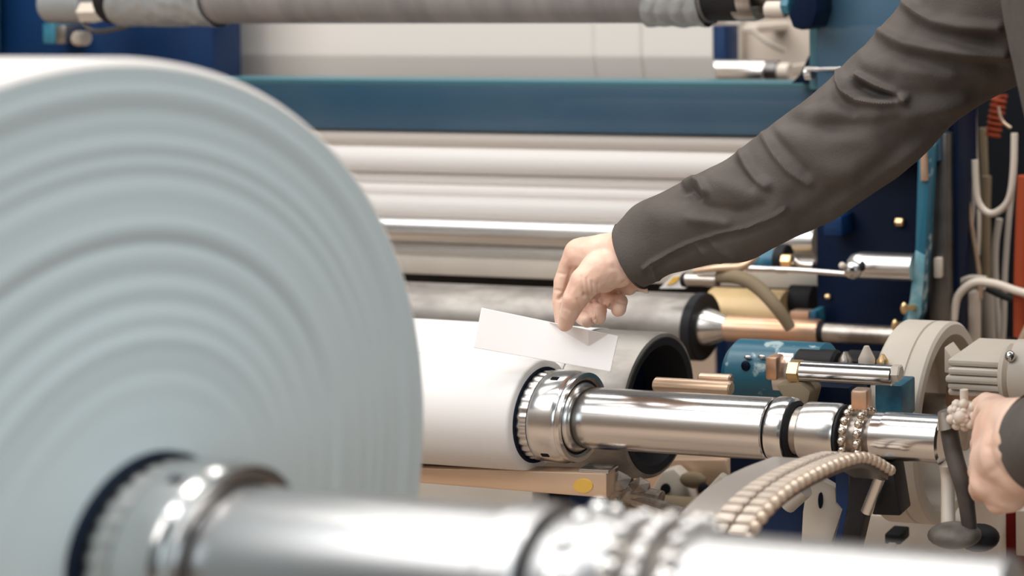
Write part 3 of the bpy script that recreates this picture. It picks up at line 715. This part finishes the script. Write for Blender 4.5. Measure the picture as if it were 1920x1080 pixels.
# ------------------------------------------------------------------ below the shafts
root = thing('support_bar', atY(960, 905, 1.30), 'tan metal bar with a yellow oval mark under the slim white roll', 'bar')
Yb = 1.42
MB().prism([(560, 871), (1137, 887), (1137, 935), (560, 888)], Yb, .018, bev=.002).build('bar_body', 'tan_metal', root)
MB().prism([(1075+18+18*math.cos(a)*(1 if True else 0), 911+13*math.sin(a)) for a in np.linspace(0, 2*PI, 24, endpoint=False)], Yb-.001, .002).build('yellow_mark', 'yellow_label', root)
slab(1084, 880, 1141, 888, Yb, .02).build('top_clip', 'soft_chrome', root)
one(slab(1066, 930, 1120, 1000, 1.5, .05), 'levelling_block', 'deep_blue', 'deep blue block below the tan bar', 'foot')
mb = MB()
for (x, y, r_) in ((1160, 905, .014), (1178, 925, .013), (1200, 912, .011), (1150, 930, .010), (1225, 945, .010)):
    mb.ball(atY(x, y, 1.50), r_, sc=(1.2, .8, .9), sub=1)
mb.tube([atY(1140, 915, 1.5), atY(1240, 935, 1.5)], .008); mb.tube([atY(1190, 935, 1.5), atY(1280, 965, 1.48)], .007)
one(mb, 'bar_joint', 'joint_metal', 'dull knuckled steel joint at the right end of the tan bar', 'joint', smooth=False)
root = thing('mount_bracket', atY(1265, 920, 1.72), 'beige cast bracket with round hole below the far shaft', 'bracket')
MB().prism([(1178, 862), (1360, 862), (1372, 905), (1330, 950), (1296, 985), (1210, 950), (1190, 915)], 1.76, .03, bev=.003).build('casting', 'tan_metal', root)
MB().prism([(1215, 925), (1240, 885), (1262, 878), (1285, 900), (1298, 945), (1288, 962), (1222, 958)], 1.735, .02, bev=.004).build('raised_lug', 'cream_paint', root)
MB().prism([(1247+9*math.cos(a), 917+10*math.sin(a)) for a in np.linspace(0, 2*PI, 20, endpoint=False)], 1.733, .004).build('hole', 'dark_cavity', root)
MB().tube([atY(1300, 960, 1.71), atY(1360, 895, 1.71)], .007).build('strut', 'cream_paint', root)
MB().ball(atY(1300, 900, 1.73), .013, sc=(1.4, .4, .8)).build('dark_pocket', 'cable_olive', root)
MB().ball(atY(1320, 918, 1.72), .008, sc=(1, .4, 1)).build('dark_pocket', 'dark_cavity', root)
one(slab(1150, 950, 1330, 1200, 1.66, .04), 'lower_casting', 'cable_olive', 'olive brown casting below the beige bracket', 'casting')
one(slab(1368, 858, 1500, 905, 1.7, .05), 'blue_block', 'navy', 'navy block under the far shaft, behind the chain', 'block')
one(slab(1420, 905, 1512, 1100, 1.50, .04), 'blue_plate', 'deep_blue', 'deep blue plate in the curve of the chain', 'plate')
one(MB().tube([atY(1475, 945, 1.44), atY(1508, 915, 1.44)], .010), 'grey_pin', 'cable_grey', 'stubby grey pin beside the chain teeth', 'pin')
root = thing('cream_plate', atY(1530, 960, 1.47), 'cream plate with slot hole to the right of the chain', 'plate')
MB().prism([(1515, 895), (1532, 895), (1566, 915), (1568, 945), (1580, 955), (1560, 1015), (1552, 1060), (1500, 1060), (1505, 960)], 1.47, .01, bev=.001).build('plate', 'cream_paint', root)
MB().prism([(1538+4*math.cos(a), 939+15*math.sin(a)) for a in np.linspace(0, 2*PI, 20, endpoint=False)], 1.468, .004).build('slot', 'navy', root)
one(MB().prism([(1566, 870), (1592, 870), (1590, 945), (1565, 1080), (1548, 1080), (1580, 955), (1568, 940)], 1.45, .03), 'blue_upright', 'deep_blue', 'deep blue upright right of the cream plate', 'upright')
one(MB().prism([(1592, 868), (1640, 868), (1640, 890), (1600, 1060), (1566, 1060), (1592, 950)], 1.44, .02, bev=.002), 'dark_strut', 'dark_plate', 'dark grey slanting strut below the chain wheel', 'strut')
one(MB().prism([(1650, 868), (1672, 868), (1688, 968), (1634, 966)], 1.43, .03, bev=.002), 'black_shroud', 'dark_plate', 'black flared shroud under the chrome shaft end', 'shroud')
one(MB().tube([atY(1650, 895, 1.42), atY(1625, 960, 1.42)], .006), 'steel_stay', 'soft_chrome', 'bright thin stay beside the black shroud', 'stay')
one(slab(1600, 972, 1860, 1250, 1.75, .05, bev=.004), 'base_cabinet', 'cream_paint', 'cream base box under the cream wheel', 'cabinet')
root = thing('chain_tensioner', atY(1672, 1010, 1.70), 'small dark bracket on the cream base box', 'bracket')
slab(1658, 1002, 1688, 1022, 1.70, .03).build('bracket_body', 'black_rubber', root)
rod(1664, 1680, 1018, 1034, 1.69, seg=6).build('bolt', 'cream_plastic', root)
one(slab(1755, 860, 1870, 1100, 1.85, .05), 'olive_cover', 'cable_olive', 'olive brown cover behind the pale rod and lever', 'cover')
one(slab(1820, 930, 1872, 1100, 1.70, .03), 'tan_upright', 'cream_plastic', 'tan upright under the left hand', 'upright')
one(slab(1880, 930, 1906, 1200, 1.75, .08, zfloor=FZ), 'red_post', 'red_paint', 'dark red post at the lower right edge', 'post')
one(slab(1904, 960, 1990, 1046, 1.72, .04), 'switch_box', 'cream_plastic', 'pale box at the lower right corner under the left hand', 'box')
# machine base behind everything low
one(slab(420, 878, 1000, 1500, 1.95, .04, zfloor=FZ), 'machine_skirt', 'cream_paint', 'pale base panel glimpsed between the tan bar and the near shaft', 'panel')
one(slab(1000, 870, 1560, 1500, 2.02, .04, zfloor=FZ), 'machine_skirt', 'dark_plate', 'dark base panel behind the brackets below the far shaft', 'panel')
one(slab(1700, 640, 1900, 1500, 2.12, .04, zfloor=FZ), 'machine_skirt', 'dark_cavity', 'black base panel behind the cream wheel and motor', 'panel')

# ------------------------------------------------------------------ paper strip in the hand
TL, TR, BR, BL = (903, 577), (1160, 630), (1145, 697), (888, 652)
V = []; Fc = []; NU, NV = 150, 60
for i in range(NU+1):
    for j in range(NV+1):
        u, v = i/NU, j/NV
        x = (TL[0]*(1-u)+TR[0]*u)*(1-v)+(BL[0]*(1-u)+BR[0]*u)*v; y = (TL[1]*(1-u)+TR[1]*u)*(1-v)+(BL[1]*(1-u)+BR[1]*u)*v
        D = 1.585+.006*math.sin(u*PI)-.012*(v-.2)
        # corner pushed out by the thumb: a flat triangle hanging below the top edge
        a1 = (x-1042)*.60-(y-612); a2 = (1134-x)*.62-(y-630)+.0
        tri = max(0.0, min(a1, a2, 30.0))/30.0 if x > 1030 else 0
        D -= .016*tri
        V.append(atD(x, y, D))
for i in range(NU):
    for j in range(NV): Fc.append((i*(NV+1)+j, i*(NV+1)+j+1, (i+1)*(NV+1)+j+1, (i+1)*(NV+1)+j))
mb = MB().add(V, Fc); o = one(mb, 'paper_strip', 'paper_strip', 'white paper strip pinched between the fingers of the reaching hand', 'paper')
sm = o.modifiers.new('thick', 'SOLIDIFY'); sm.thickness = .0005

# ------------------------------------------------------------------ the person
def capsules(chains, subd=3):
    """tapered chains of spheres: list of [(point, radius), ...]"""
    mb = MB()
    for ch in chains:
        for k in range(len(ch)):
            p, r_ = ch[k]; mb.ball(p, r_, sub=subd)
            if k+1 < len(ch):
                q, s_ = ch[k+1]; p = np.array(p, float); q = np.array(q, float)
                n = max(1, int(np.linalg.norm(q-p)/(.16*max(min(r_, s_), .003))))
                n = min(n, 40)
                for t in np.linspace(0, 1, n+1)[1:-1]: mb.ball(p+(q-p)*t, r_+(s_-r_)*t, sub=2 if r_ < .03 else 3)
    return mb
def remeshed(mb, voxel, smooth_it=6, fac=.5):
    me = bpy.data.meshes.new('tmp'); me.from_pydata(mb.v, [], mb.f); o = bpy.data.objects.new('tmp', me); COL.objects.link(o)
    md = o.modifiers.new('r', 'REMESH'); md.mode = 'VOXEL'; md.voxel_size = voxel
    if smooth_it:
        s2 = o.modifiers.new('s', 'SMOOTH'); s2.iterations = smooth_it; s2.factor = fac
    dg = bpy.context.evaluated_depsgraph_get(); out = bpy.data.meshes.new_from_object(o.evaluated_get(dg))
    bpy.data.objects.remove(o); bpy.data.meshes.remove(me)
    n = len(out.vertices); co = np.empty(n*3); out.vertices.foreach_get('co', co); no = np.empty(n*3); out.vertices.foreach_get('normal', no)
    return out, co.reshape(-1, 3), no.reshape(-1, 3)
def seg_dist(P, poly):
    """pixel distance of points to a polyline"""
    d = np.full(len(P), 1e9); poly = np.array(poly, float)
    for a, b in zip(poly[:-1], poly[1:]):
        ab = b-a; t = np.clip(((P-a) @ ab)/(ab @ ab), 0, 1); d = np.minimum(d, np.linalg.norm(P-(a+t[:, None]*ab), axis=1))
    return d
def sculpt(co, no, marks):
    """raise (+) or press in (-) the side that faces the photographer along drawn lines"""
    view = co-CAMP; view /= np.linalg.norm(view, axis=1)[:, None]; front = np.clip(-(view*no).sum(1)*1.6, 0, 1)
    P = topx(co); h = np.zeros(len(co))
    for poly, amp, wd in marks: h += amp*np.exp(-(seg_dist(P, poly)/wd)**2)
    return co+no*(h*front)[:, None]

def hp(x, y, D, r_): return (atD(x, y, D), r_*D/FPX)
hand = [
    [hp(1330, 420, 1.585, 44), hp(1230, 462, 1.592, 46), hp(1180, 474, 1.598, 47)],       # wrist
    [hp(1190, 468, 1.600, 42), hp(1130, 478, 1.603, 40), hp(1094, 476, 1.612, 32)],       # back of hand to index knuckle
    [hp(1185, 485, 1.605, 44), hp(1130, 500, 1.605, 42)],
    [hp(1190, 460, 1.620, 38), hp(1120, 472, 1.640, 30)],
    # index
    [hp(1086, 474, 1.612, 28), hp(1068, 500, 1.612, 20), hp(1056, 528, 1.610, 17.5), hp(1050, 565, 1.606, 14.5), hp(1052, 604, 1.600, 11.5)],
    # thumb
    [hp(1160, 500, 1.590, 40), hp(1125, 508, 1.580, 38), hp(1100, 528, 1.570, 31), hp(1080, 558, 1.566, 24), hp(1067, 588, 1.570, 18), hp(1060, 608, 1.574, 14)],
    [hp(1150, 505, 1.590, 36), hp(1135, 525, 1.585, 24)],
    # middle
    [hp(1108, 480, 1.632, 24), hp(1084, 530, 1.640, 17), hp(1082, 565, 1.632, 15), hp(1093, 596, 1.612, 14), hp(1102, 602, 1.598, 13)],
    # ring
    [hp(1130, 500, 1.645, 24), hp(1106, 560, 1.650, 17), hp(1112, 580, 1.628, 15), hp(1124, 583, 1.602, 14), hp(1123, 596, 1.592, 13)],
    # little
    [hp(1170, 510, 1.640, 24), hp(1138, 555, 1.645, 16), hp(1148, 566, 1.622, 15), hp(1162, 566, 1.600, 15), hp(1160, 580, 1.590, 14)],
    # heel of the hand
    [hp(1180, 510, 1.620, 26), hp(1194, 530, 1.612, 13), hp(1214, 548, 1.606, 3.5)],
    [hp(1155, 515, 1.625, 26), hp(1180, 540, 1.615, 14)],
]
mh, co, no = remeshed(capsules(hand), .0013, 6, .5)
marks = [([(1090, 518), (1094, 552)], -.0010, 2.4), ([(1100, 522), (1104, 556)], -.0011, 2.4), ([(1110, 528), (1113, 556)], -.0010, 2.4), ([(1121, 532), (1122, 554)], -.0008, 2.4), ([(1152, 505), (1157, 520), (1152, 532)], -.0006, 5),
         ([(1096, 553), (1130, 556), (1158, 540), (1172, 530)], -.0020, 4),
         ([(1070, 505), (1066, 530), (1060, 550), (1049, 560)], -.0022, 4.5), ([(1040, 544), (1056, 546)], -.0010, 3), ([(1044, 512), (1060, 514)], -.0009, 3),
         ([(1074, 478), (1062, 492)], .0012, 9), ([(1140, 445), (1100, 470)], .0008, 8), ([(1150, 500), (1168, 512)], -.0010, 6), ([(1085, 470), (1078, 500), (1070, 530)], .0005, 6),
         ([(1082, 562), (1094, 588)], -.0012, 3), ([(1109, 562), (1112, 600)], -.0045, 3.5), ([(1142, 560), (1142, 592)], -.0040, 3.5), ([(1056, 577), (1078, 586)], -.0006, 3),
         ([(1085, 589), (1108, 590)], -.0009, 2.5), ([(1113, 574), (1136, 576)], -.0009, 2.5), ([(1148, 562), (1180, 572)], -.0009, 2.5)]
co = sculpt(co, no, marks); mh.vertices.foreach_set('co', co.ravel()); mh.update()

lhand = [
    [hp(2140, 800, 1.22, 60), hp(1990, 820, 1.28, 60), hp(1925, 830, 1.33, 66)],
    [hp(1920, 800, 1.34, 56), hp(1878, 785, 1.38, 40)],
    [hp(1915, 850, 1.35, 64), hp(1872, 850, 1.38, 50), hp(1858, 880, 1.38, 42)],
    [hp(1900, 820, 1.36, 60), hp(1868, 820, 1.385, 48)], [hp(1895, 850, 1.35, 62), hp(1862, 862, 1.375, 46), hp(1856, 900, 1.37, 40)], [hp(1880, 800, 1.375, 48), hp(1862, 800, 1.395, 38)],
    [hp(1915, 880, 1.34, 50), hp(1885, 912, 1.37, 44)],
    # fingers bend round the lever, away from the camera
    [hp(1868, 775, 1.40, 26), hp(1852, 765, 1.43, 21), hp(1836, 785, 1.46, 18), hp(1842, 805, 1.475, 16)],
    [hp(1860, 818, 1.40, 27), hp(1848, 815, 1.43, 21), hp(1834, 832, 1.46, 18), hp(1842, 850, 1.475, 16)],
    [hp(1850, 865, 1.39, 28), hp(1838, 872, 1.42, 22), hp(1830, 884, 1.455, 18), hp(1842, 896, 1.475, 16)],
    [hp(1852, 905, 1.37, 29), hp(1836, 915, 1.395, 22), hp(1836, 925, 1.43, 18), hp(1850, 930, 1.455, 15)],
    [hp(1895, 925, 1.36, 36), hp(1872, 940, 1.37, 26)],
    # thumb on the far side
    [hp(1890, 780, 1.40, 30), hp(1868, 760, 1.44, 22), hp(1848, 752, 1.46, 18), hp(1832, 760, 1.475, 15)],
]
ml, co, no = remeshed(capsules(lhand), .0018, 30, .5)
co = sculpt(co, no, [([(1832, 940), (1900, 965)], -.001, 5), ([(1850, 890), (1880, 870), (1910, 850)], -.0012, 8), ([(1842, 925), (1815, 905)], .001, 8), ([(1850, 838), (1885, 842)], -.001, 7)])
ml.vertices.foreach_set('co', co.ravel()); ml.update()

def bp(x, y, D): return atD(x, y, D)
neck = bp(1990, -330, 1.42); head = bp(1930, -520, 1.40)
chest = bp(2190, -40, 1.40); belly = bp(2262, 350, 1.40); hip = bp(2350, 760, 1.42)
Rsh = bp(1985, -150, 1.60); Lsh = bp(2230, -230, 1.24)
Relb = bp(1745, 100, 1.58)
Lelb = bp(2420, 560, 1.12)
hipz = hip[2]
Rleg = hip+np.array([0, .10, 0]); Lleg = hip+np.array([0, -.10, 0])
Rk = Rleg+np.array([-.10, .03, -.42]); Lk = Lleg+np.array([.06, -.03, -.42])
Ra = np.array([Rk[0]+.02, Rk[1], .09]); La = np.array([Lk[0]+.12, Lk[1], .09])
body = [
    [(head, .095), (head+np.array([-.01, 0, -.045]), .075), (head+np.array([-.045, 0, -.085]), .040)],
    [(head+np.array([.03, 0, .01]), .092)],
    [(head+np.array([.02, 0, -.08]), .055), (neck, .058)],
    [(neck, .06), (chest+np.array([0, 0, .1]), .11), (chest, .13), (belly, .125), (hip, .13)],
    [(neck+np.array([0, .05, -.03]), .05), (Rsh, .055)], [(neck+np.array([0, -.05, -.03]), .05), (Lsh, .055)],
    [(Rsh, .05), (Relb, .042), (atD(1330, 420, 1.585), .026)], [(Lsh, .05), (Lelb, .042), (atD(2140, 800, 1.22), .03)],
    [(Rleg, .095), (Rk, .06), (Ra, .04)], [(Lleg, .095), (Lk, .06), (La, .04)],
    [(Ra+np.array([0, 0, -.04]), .04), (Ra+np.array([-.15, 0, -.055]), .03)], [(La+np.array([0, 0, -.04]), .04), (La+np.array([-.15, 0, -.055]), .03)],
    # nose, ears, brow
    [(head+np.array([-.088, 0, .0]), .012), (head+np.array([-.108, 0, -.03]), .014)],
    [(head+np.array([0, .088, -.01]), .020), (head+np.array([.005, .09, -.035]), .014)], [(head+np.array([0, -.088, -.01]), .020), (head+np.array([.005, -.09, -.035]), .014)],
    [(head+np.array([-.085, .03, .02]), .014), (head+np.array([-.085, -.03, .02]), .014)],
    [(head+np.array([-.088, .02, -.062]), .010), (head+np.array([-.088, -.02, -.062]), .010)],
]
mbod, _, _ = remeshed(capsules(body), .008, 5, .5)
bm = bmesh.new()
for me_ in (mbod, mh, ml): bm.from_mesh(me_)
me = bpy.data.meshes.new('person'); bm.to_mesh(me); bm.free()
person = link('person', me, 'skin'); me.shade_smooth()
tag(person, 'person in dark grey jacket leaning in from the right, one arm reaching across', 'person')
for s_ in (1, -1):
    MB().ball(head+np.array([-.083, s_*.03, .003]), .012).build('eye', 'eye', person)
mb = MB()
for d_ in ((.02, 0, .035, .098), (.045, 0, .0, .092), (.0, 0, .05, .085)): mb.ball(head+np.array(d_[:3]), d_[3], sub=3)
mhair, _, _ = remeshed(mb, .006, 4); link('hair', mhair, 'hair', person)

# jacket: torso, near sleeve, and the reaching sleeve with its folds
def ring_tube(rings_, nS, nA, fn=None):
    """tube through rings (centre, half vector a, half vector b)"""
    C_ = np.array([np.r_[c, a, b] for c, a, b in rings_]); Q = resample(C_, nS) if False else None
    n = len(C_); t = np.linspace(0, n-1, nS); out = []
    for u in t:
        i = min(int(u), n-2); f = u-i; p0, p1, p2, p3 = C_[max(i-1, 0)], C_[i], C_[i+1], C_[min(i+2, n-1)]
        out.append(.5*((2*p1)+(-p0+p2)*f+(2*p0-5*p1+4*p2-p3)*f*f+(-p0+3*p1-3*p2+p3)*f**3))
    out = np.array(out); ang = np.linspace(0, 2*PI, nA, endpoint=False)
    V = out[:, None, 0:3]+np.cos(ang)[None, :, None]*out[:, None, 3:6]+np.sin(ang)[None, :, None]*out[:, None, 6:9]
    Fc = []
    for i in range(nS-1):
        for j in range(nA): Fc.append((i*nA+j, i*nA+(j+1) % nA, (i+1)*nA+(j+1) % nA, (i+1)*nA+j))
    return V.reshape(-1, 3), Fc
pairs = [((1155, 420), (1213, 541), 1.598), ((1168, 410), (1232, 532), 1.597), ((1200, 385), (1266, 512), 1.595), ((1250, 354), (1325, 499), 1.592), ((1300, 330), (1395, 490), 1.588), ((1355, 300), (1450, 466), 1.585),
         ((1413, 263), (1508, 436), 1.582), ((1500, 193), (1610, 382), 1.578), ((1568, 138), (1717, 308), 1.575), ((1608, 95), (1785, 238), 1.575), ((1645, 55), (1850, 190), 1.578),
         ((1697, -3), (1925, 150), 1.585), ((1760, -110), (2010, 100), 1.59), ((1850, -230), (2090, 60), 1.59)]
rg = []
for (u, l, D) in pairs:
    U, L = atD(*u, D), atD(*l, D); c = (U+L)/2; a = (U-L)/2; hw = np.linalg.norm(a); vd = c-CAMP; vd /= np.linalg.norm(vd)
    rg.append((c, a, vd*hw*.92))
for i_, k_ in ((0, .34), (1, .30), (2, .20), (3, .10)):
    hd = rg[i_][0]-rg[i_+1][0]; hd /= np.linalg.norm(hd); rg[i_] = (rg[i_][0], rg[i_][1], rg[i_][2]-hd*k_*np.linalg.norm(rg[i_][1]))
V, Fc = ring_tube(rg, 420, 220)
me = bpy.data.meshes.new('s'); me.from_pydata(V.tolist(), [], Fc); me.update()
bm = bmesh.new(); bm.from_mesh(me); bmesh.ops.recalc_face_normals(bm, faces=bm.faces); bm.normal_update(); bm.to_mesh(me); bm.free()
n = len(me.vertices); no = np.empty(n*3); me.vertices.foreach_get('normal', no); no = no.reshape(-1, 3); co = V.copy()
cen = np.repeat(np.array([0]), 1)
folds = [([(1700, 8), (1722, 28), (1750, 42), (1800, 50), (1870, 53)], .0075, 9), ([(1716, 50), (1760, 66), (1860, 76)], -.004, 13),
         ([(1648, 58), (1672, 74), (1700, 86), (1745, 94), (1810, 99), (1880, 100)], .0085, 9), ([(1640, 92), (1700, 108), (1790, 122), (1870, 126)], -.005, 15),
         ([(1620, 95), (1632, 120), (1660, 128)], .004, 14),
         ([(1612, 146), (1640, 160), (1668, 172), (1697, 184)], .0065, 6), ([(1606, 158), (1640, 176), (1680, 183)], -.0085, 8),
         ([(1573, 136), (1578, 160), (1590, 178), (1612, 190), (1650, 192), (1692, 187)], .0075, 6.5), ([(1562, 158), (1572, 186), (1600, 206)], -.004, 9),
         ([(1700, 184), (1760, 180), (1830, 170)], -.004, 16),
         ([(1552, 165), (1500, 205), (1560, 214), (1640, 215)], .0025, 14), ([(1478, 226), (1530, 238), (1600, 238), (1680, 226)], -.0045, 14),
         ([(1432, 252), (1452, 285), (1480, 318), (1516, 344)], .0045, 6.5), ([(1448, 246), (1475, 285), (1510, 320)], -.0028, 9),
         ([(1386, 282), (1402, 312), (1422, 336), (1440, 346)], .0052, 7.5), ([(1372, 300), (1392, 330), (1412, 345)], -.0030, 8),
         ([(1520, 258), (1580, 268), (1640, 262)], .0030, 22), ([(1560, 300), (1640, 270), (1720, 240)], -.002, 20),
         ([(1284, 340), (1300, 336), (1318, 346), (1326, 360)], .0060, 6), ([(1280, 352), (1294, 350), (1306, 366)], -.0060, 6), ([(1284, 370), (1330, 392), (1380, 398), (1430, 386)], -.0040, 12),
         ([(1330, 350), (1400, 352), (1470, 350)], .0030, 16), ([(1300, 408), (1360, 418)], .003, 10),
         ([(1208, 500), (1222, 489), (1260, 470), (1300, 453), (1340, 440), (1400, 424), (1440, 406), (1472, 388)], .0022, 3.2), ([(1214, 512), (1260, 484), (1330, 455), (1400, 436), (1476, 402)], -.0016, 6),
         ([(1306, 462), (1326, 480), (1350, 494)], .0028, 5), ([(1330, 452), (1352, 472), (1378, 484)], .0022, 5), ([(1222, 500), (1228, 520), (1238, 528)], .0025, 4),
         ([(1500, 420), (1580, 362), (1680, 290), (1760, 230)], -.0035, 16), ([(1560, 392), (1640, 336), (1700, 292), (1770, 243)], .0022, 7)]
co = sculpt(co, no, [(p_, a_f*1.3, w_f*1.25) for p_, a_f, w_f in folds])
co = sculpt(co, no, [([(1470, 250), (1540, 300), (1590, 330)], .006, 26), ([(1340, 330), (1400, 372), (1450, 385)], .006, 24), ([(1640, 230), (1720, 215), (1800, 190)], .007, 24),
     ([(1590, 160), (1560, 190), (1530, 230)], .004, 22), ([(1240, 400), (1300, 420)], .004, 26), ([(1660, 100), (1700, 125), (1780, 140)], .004, 18)])
# smaller cloth ripple
rip = np.array([noise.noise(Vector((p[0]*16, p[1]*16, p[2]*30)))*.0045+noise.noise(Vector((p[0]*45, p[1]*45, p[2]*60)))*.0007 for p in co])
co = co+no*rip[:, None]
S = MB(); S.add(co, Fc)
# inner lining of the cuff
c0, a0_, b0_ = rg[0]; c1, a1_, b1_ = rg[2]
V2, F2 = ring_tube([(c0, a0_*.999, b0_*.999), (c0, a0_*.93, b0_*.93), (c1, a1_*.86, b1_*.86)], 12, 220)
S.add(V2, F2)
# near sleeve and cuff
def circ_ring(c, d, r_, k=1.0):
    d = np.array(d, float); d /= np.linalg.norm(d); u = np.array([0, 0, 1.])-d*d[2]; u /= np.linalg.norm(u); v = np.cross(d, u); return (np.array(c), u*r_, v*r_*k)
Lw = atD(1935, 826, 1.335); Ld = atD(2140, 800, 1.22)-Lw
pts_ = [atD(1950, 826, 1.335), atD(1985, 824, 1.31), atD(2050, 812, 1.26), atD(2200, 740, 1.18), Lelb+np.array([0, 0, -.02]), (Lelb+Lsh)/2, Lsh]
rad_ = [.040, .041, .046, .055, .066, .074, .080]
rg2 = []
for i, p in enumerate(pts_):
    d = pts_[min(i+1, len(pts_)-1)]-pts_[max(i-1, 0)]; rg2.append(circ_ring(p, d, rad_[i]))
V3, F3 = ring_tube(rg2, 120, 80)
rip = [noise.noise(Vector(p)*14)*.006 for p in V3]; V3 = V3+np.array([[0, 0, r_] for r_ in rip])
S.add(V3, F3)
V4, F4 = ring_tube([circ_ring(pts_[0], Ld, .0398), circ_ring(pts_[0], Ld, .036), circ_ring(pts_[1]+(pts_[1]-pts_[0]), Ld, .034)], 8, 80); S.add(V4, F4)
# torso
tor = [
    [(chest+np.array([0, .02, .13]), .135), (chest, .150), (belly, .145), (hip+np.array([0, 0, .03]), .150)],
    [(chest+np.array([0, .06, .10]), .12), (Rsh+np.array([.02, -.02, 0]), .085)], [(chest+np.array([0, -.06, .08]), .12), (Lsh, .085)], [(Lsh, .085), (Lelb, .070), (atD(2200, 740, 1.18), .058), (atD(2080, 800, 1.24), .047)],
    [(belly+np.array([0, .05, 0]), .13), (hip+np.array([0, .05, .02]), .135)], [(belly+np.array([0, -.05, 0]), .13), (hip+np.array([0, -.05, .02]), .135)],
    [(neck+np.array([.01, 0, -.03]), .075), (chest+np.array([0, 0, .12]), .12)],
]
mt_, co, no = remeshed(capsules(tor), .007, 10, .5)
rip = np.array([noise.noise(Vector((p[0]*9, p[1]*9, p[2]*5)))*.012+noise.noise(Vector((p[0]*26, p[1]*26, p[2]*12)))*.004 for p in co]); co = co+no*rip[:, None]
S.add(co.tolist(), [list(p.vertices) for p in mt_.polygons])
me = bpy.data.meshes.new('jacket'); me.from_pydata(S.v, [], S.f); me.update()
o = link('jacket', me, 'cloth', person); me.shade_smooth()
# trousers and shoes
tr = [[(hip, .145), (Rleg, .118), (Rk, .078), (Ra, .062)], [(hip, .145), (Lleg, .118), (Lk, .078), (La, .062)]]
mt2, co, no = remeshed(capsules(tr), .009, 6); link('trousers', mt2, 'cloth_dark', person)
for A_ in (Ra, La):
    mm, co, no = remeshed(capsules([[(A_+np.array([.01, 0, -.04]), .048), (A_+np.array([-.16, 0, -.052]), .038)]]), .006, 4)
    co[:, 2] = np.maximum(co[:, 2], .002); mm.vertices.foreach_set('co', co.ravel()); link('shoe', mm, 'shoe', person)
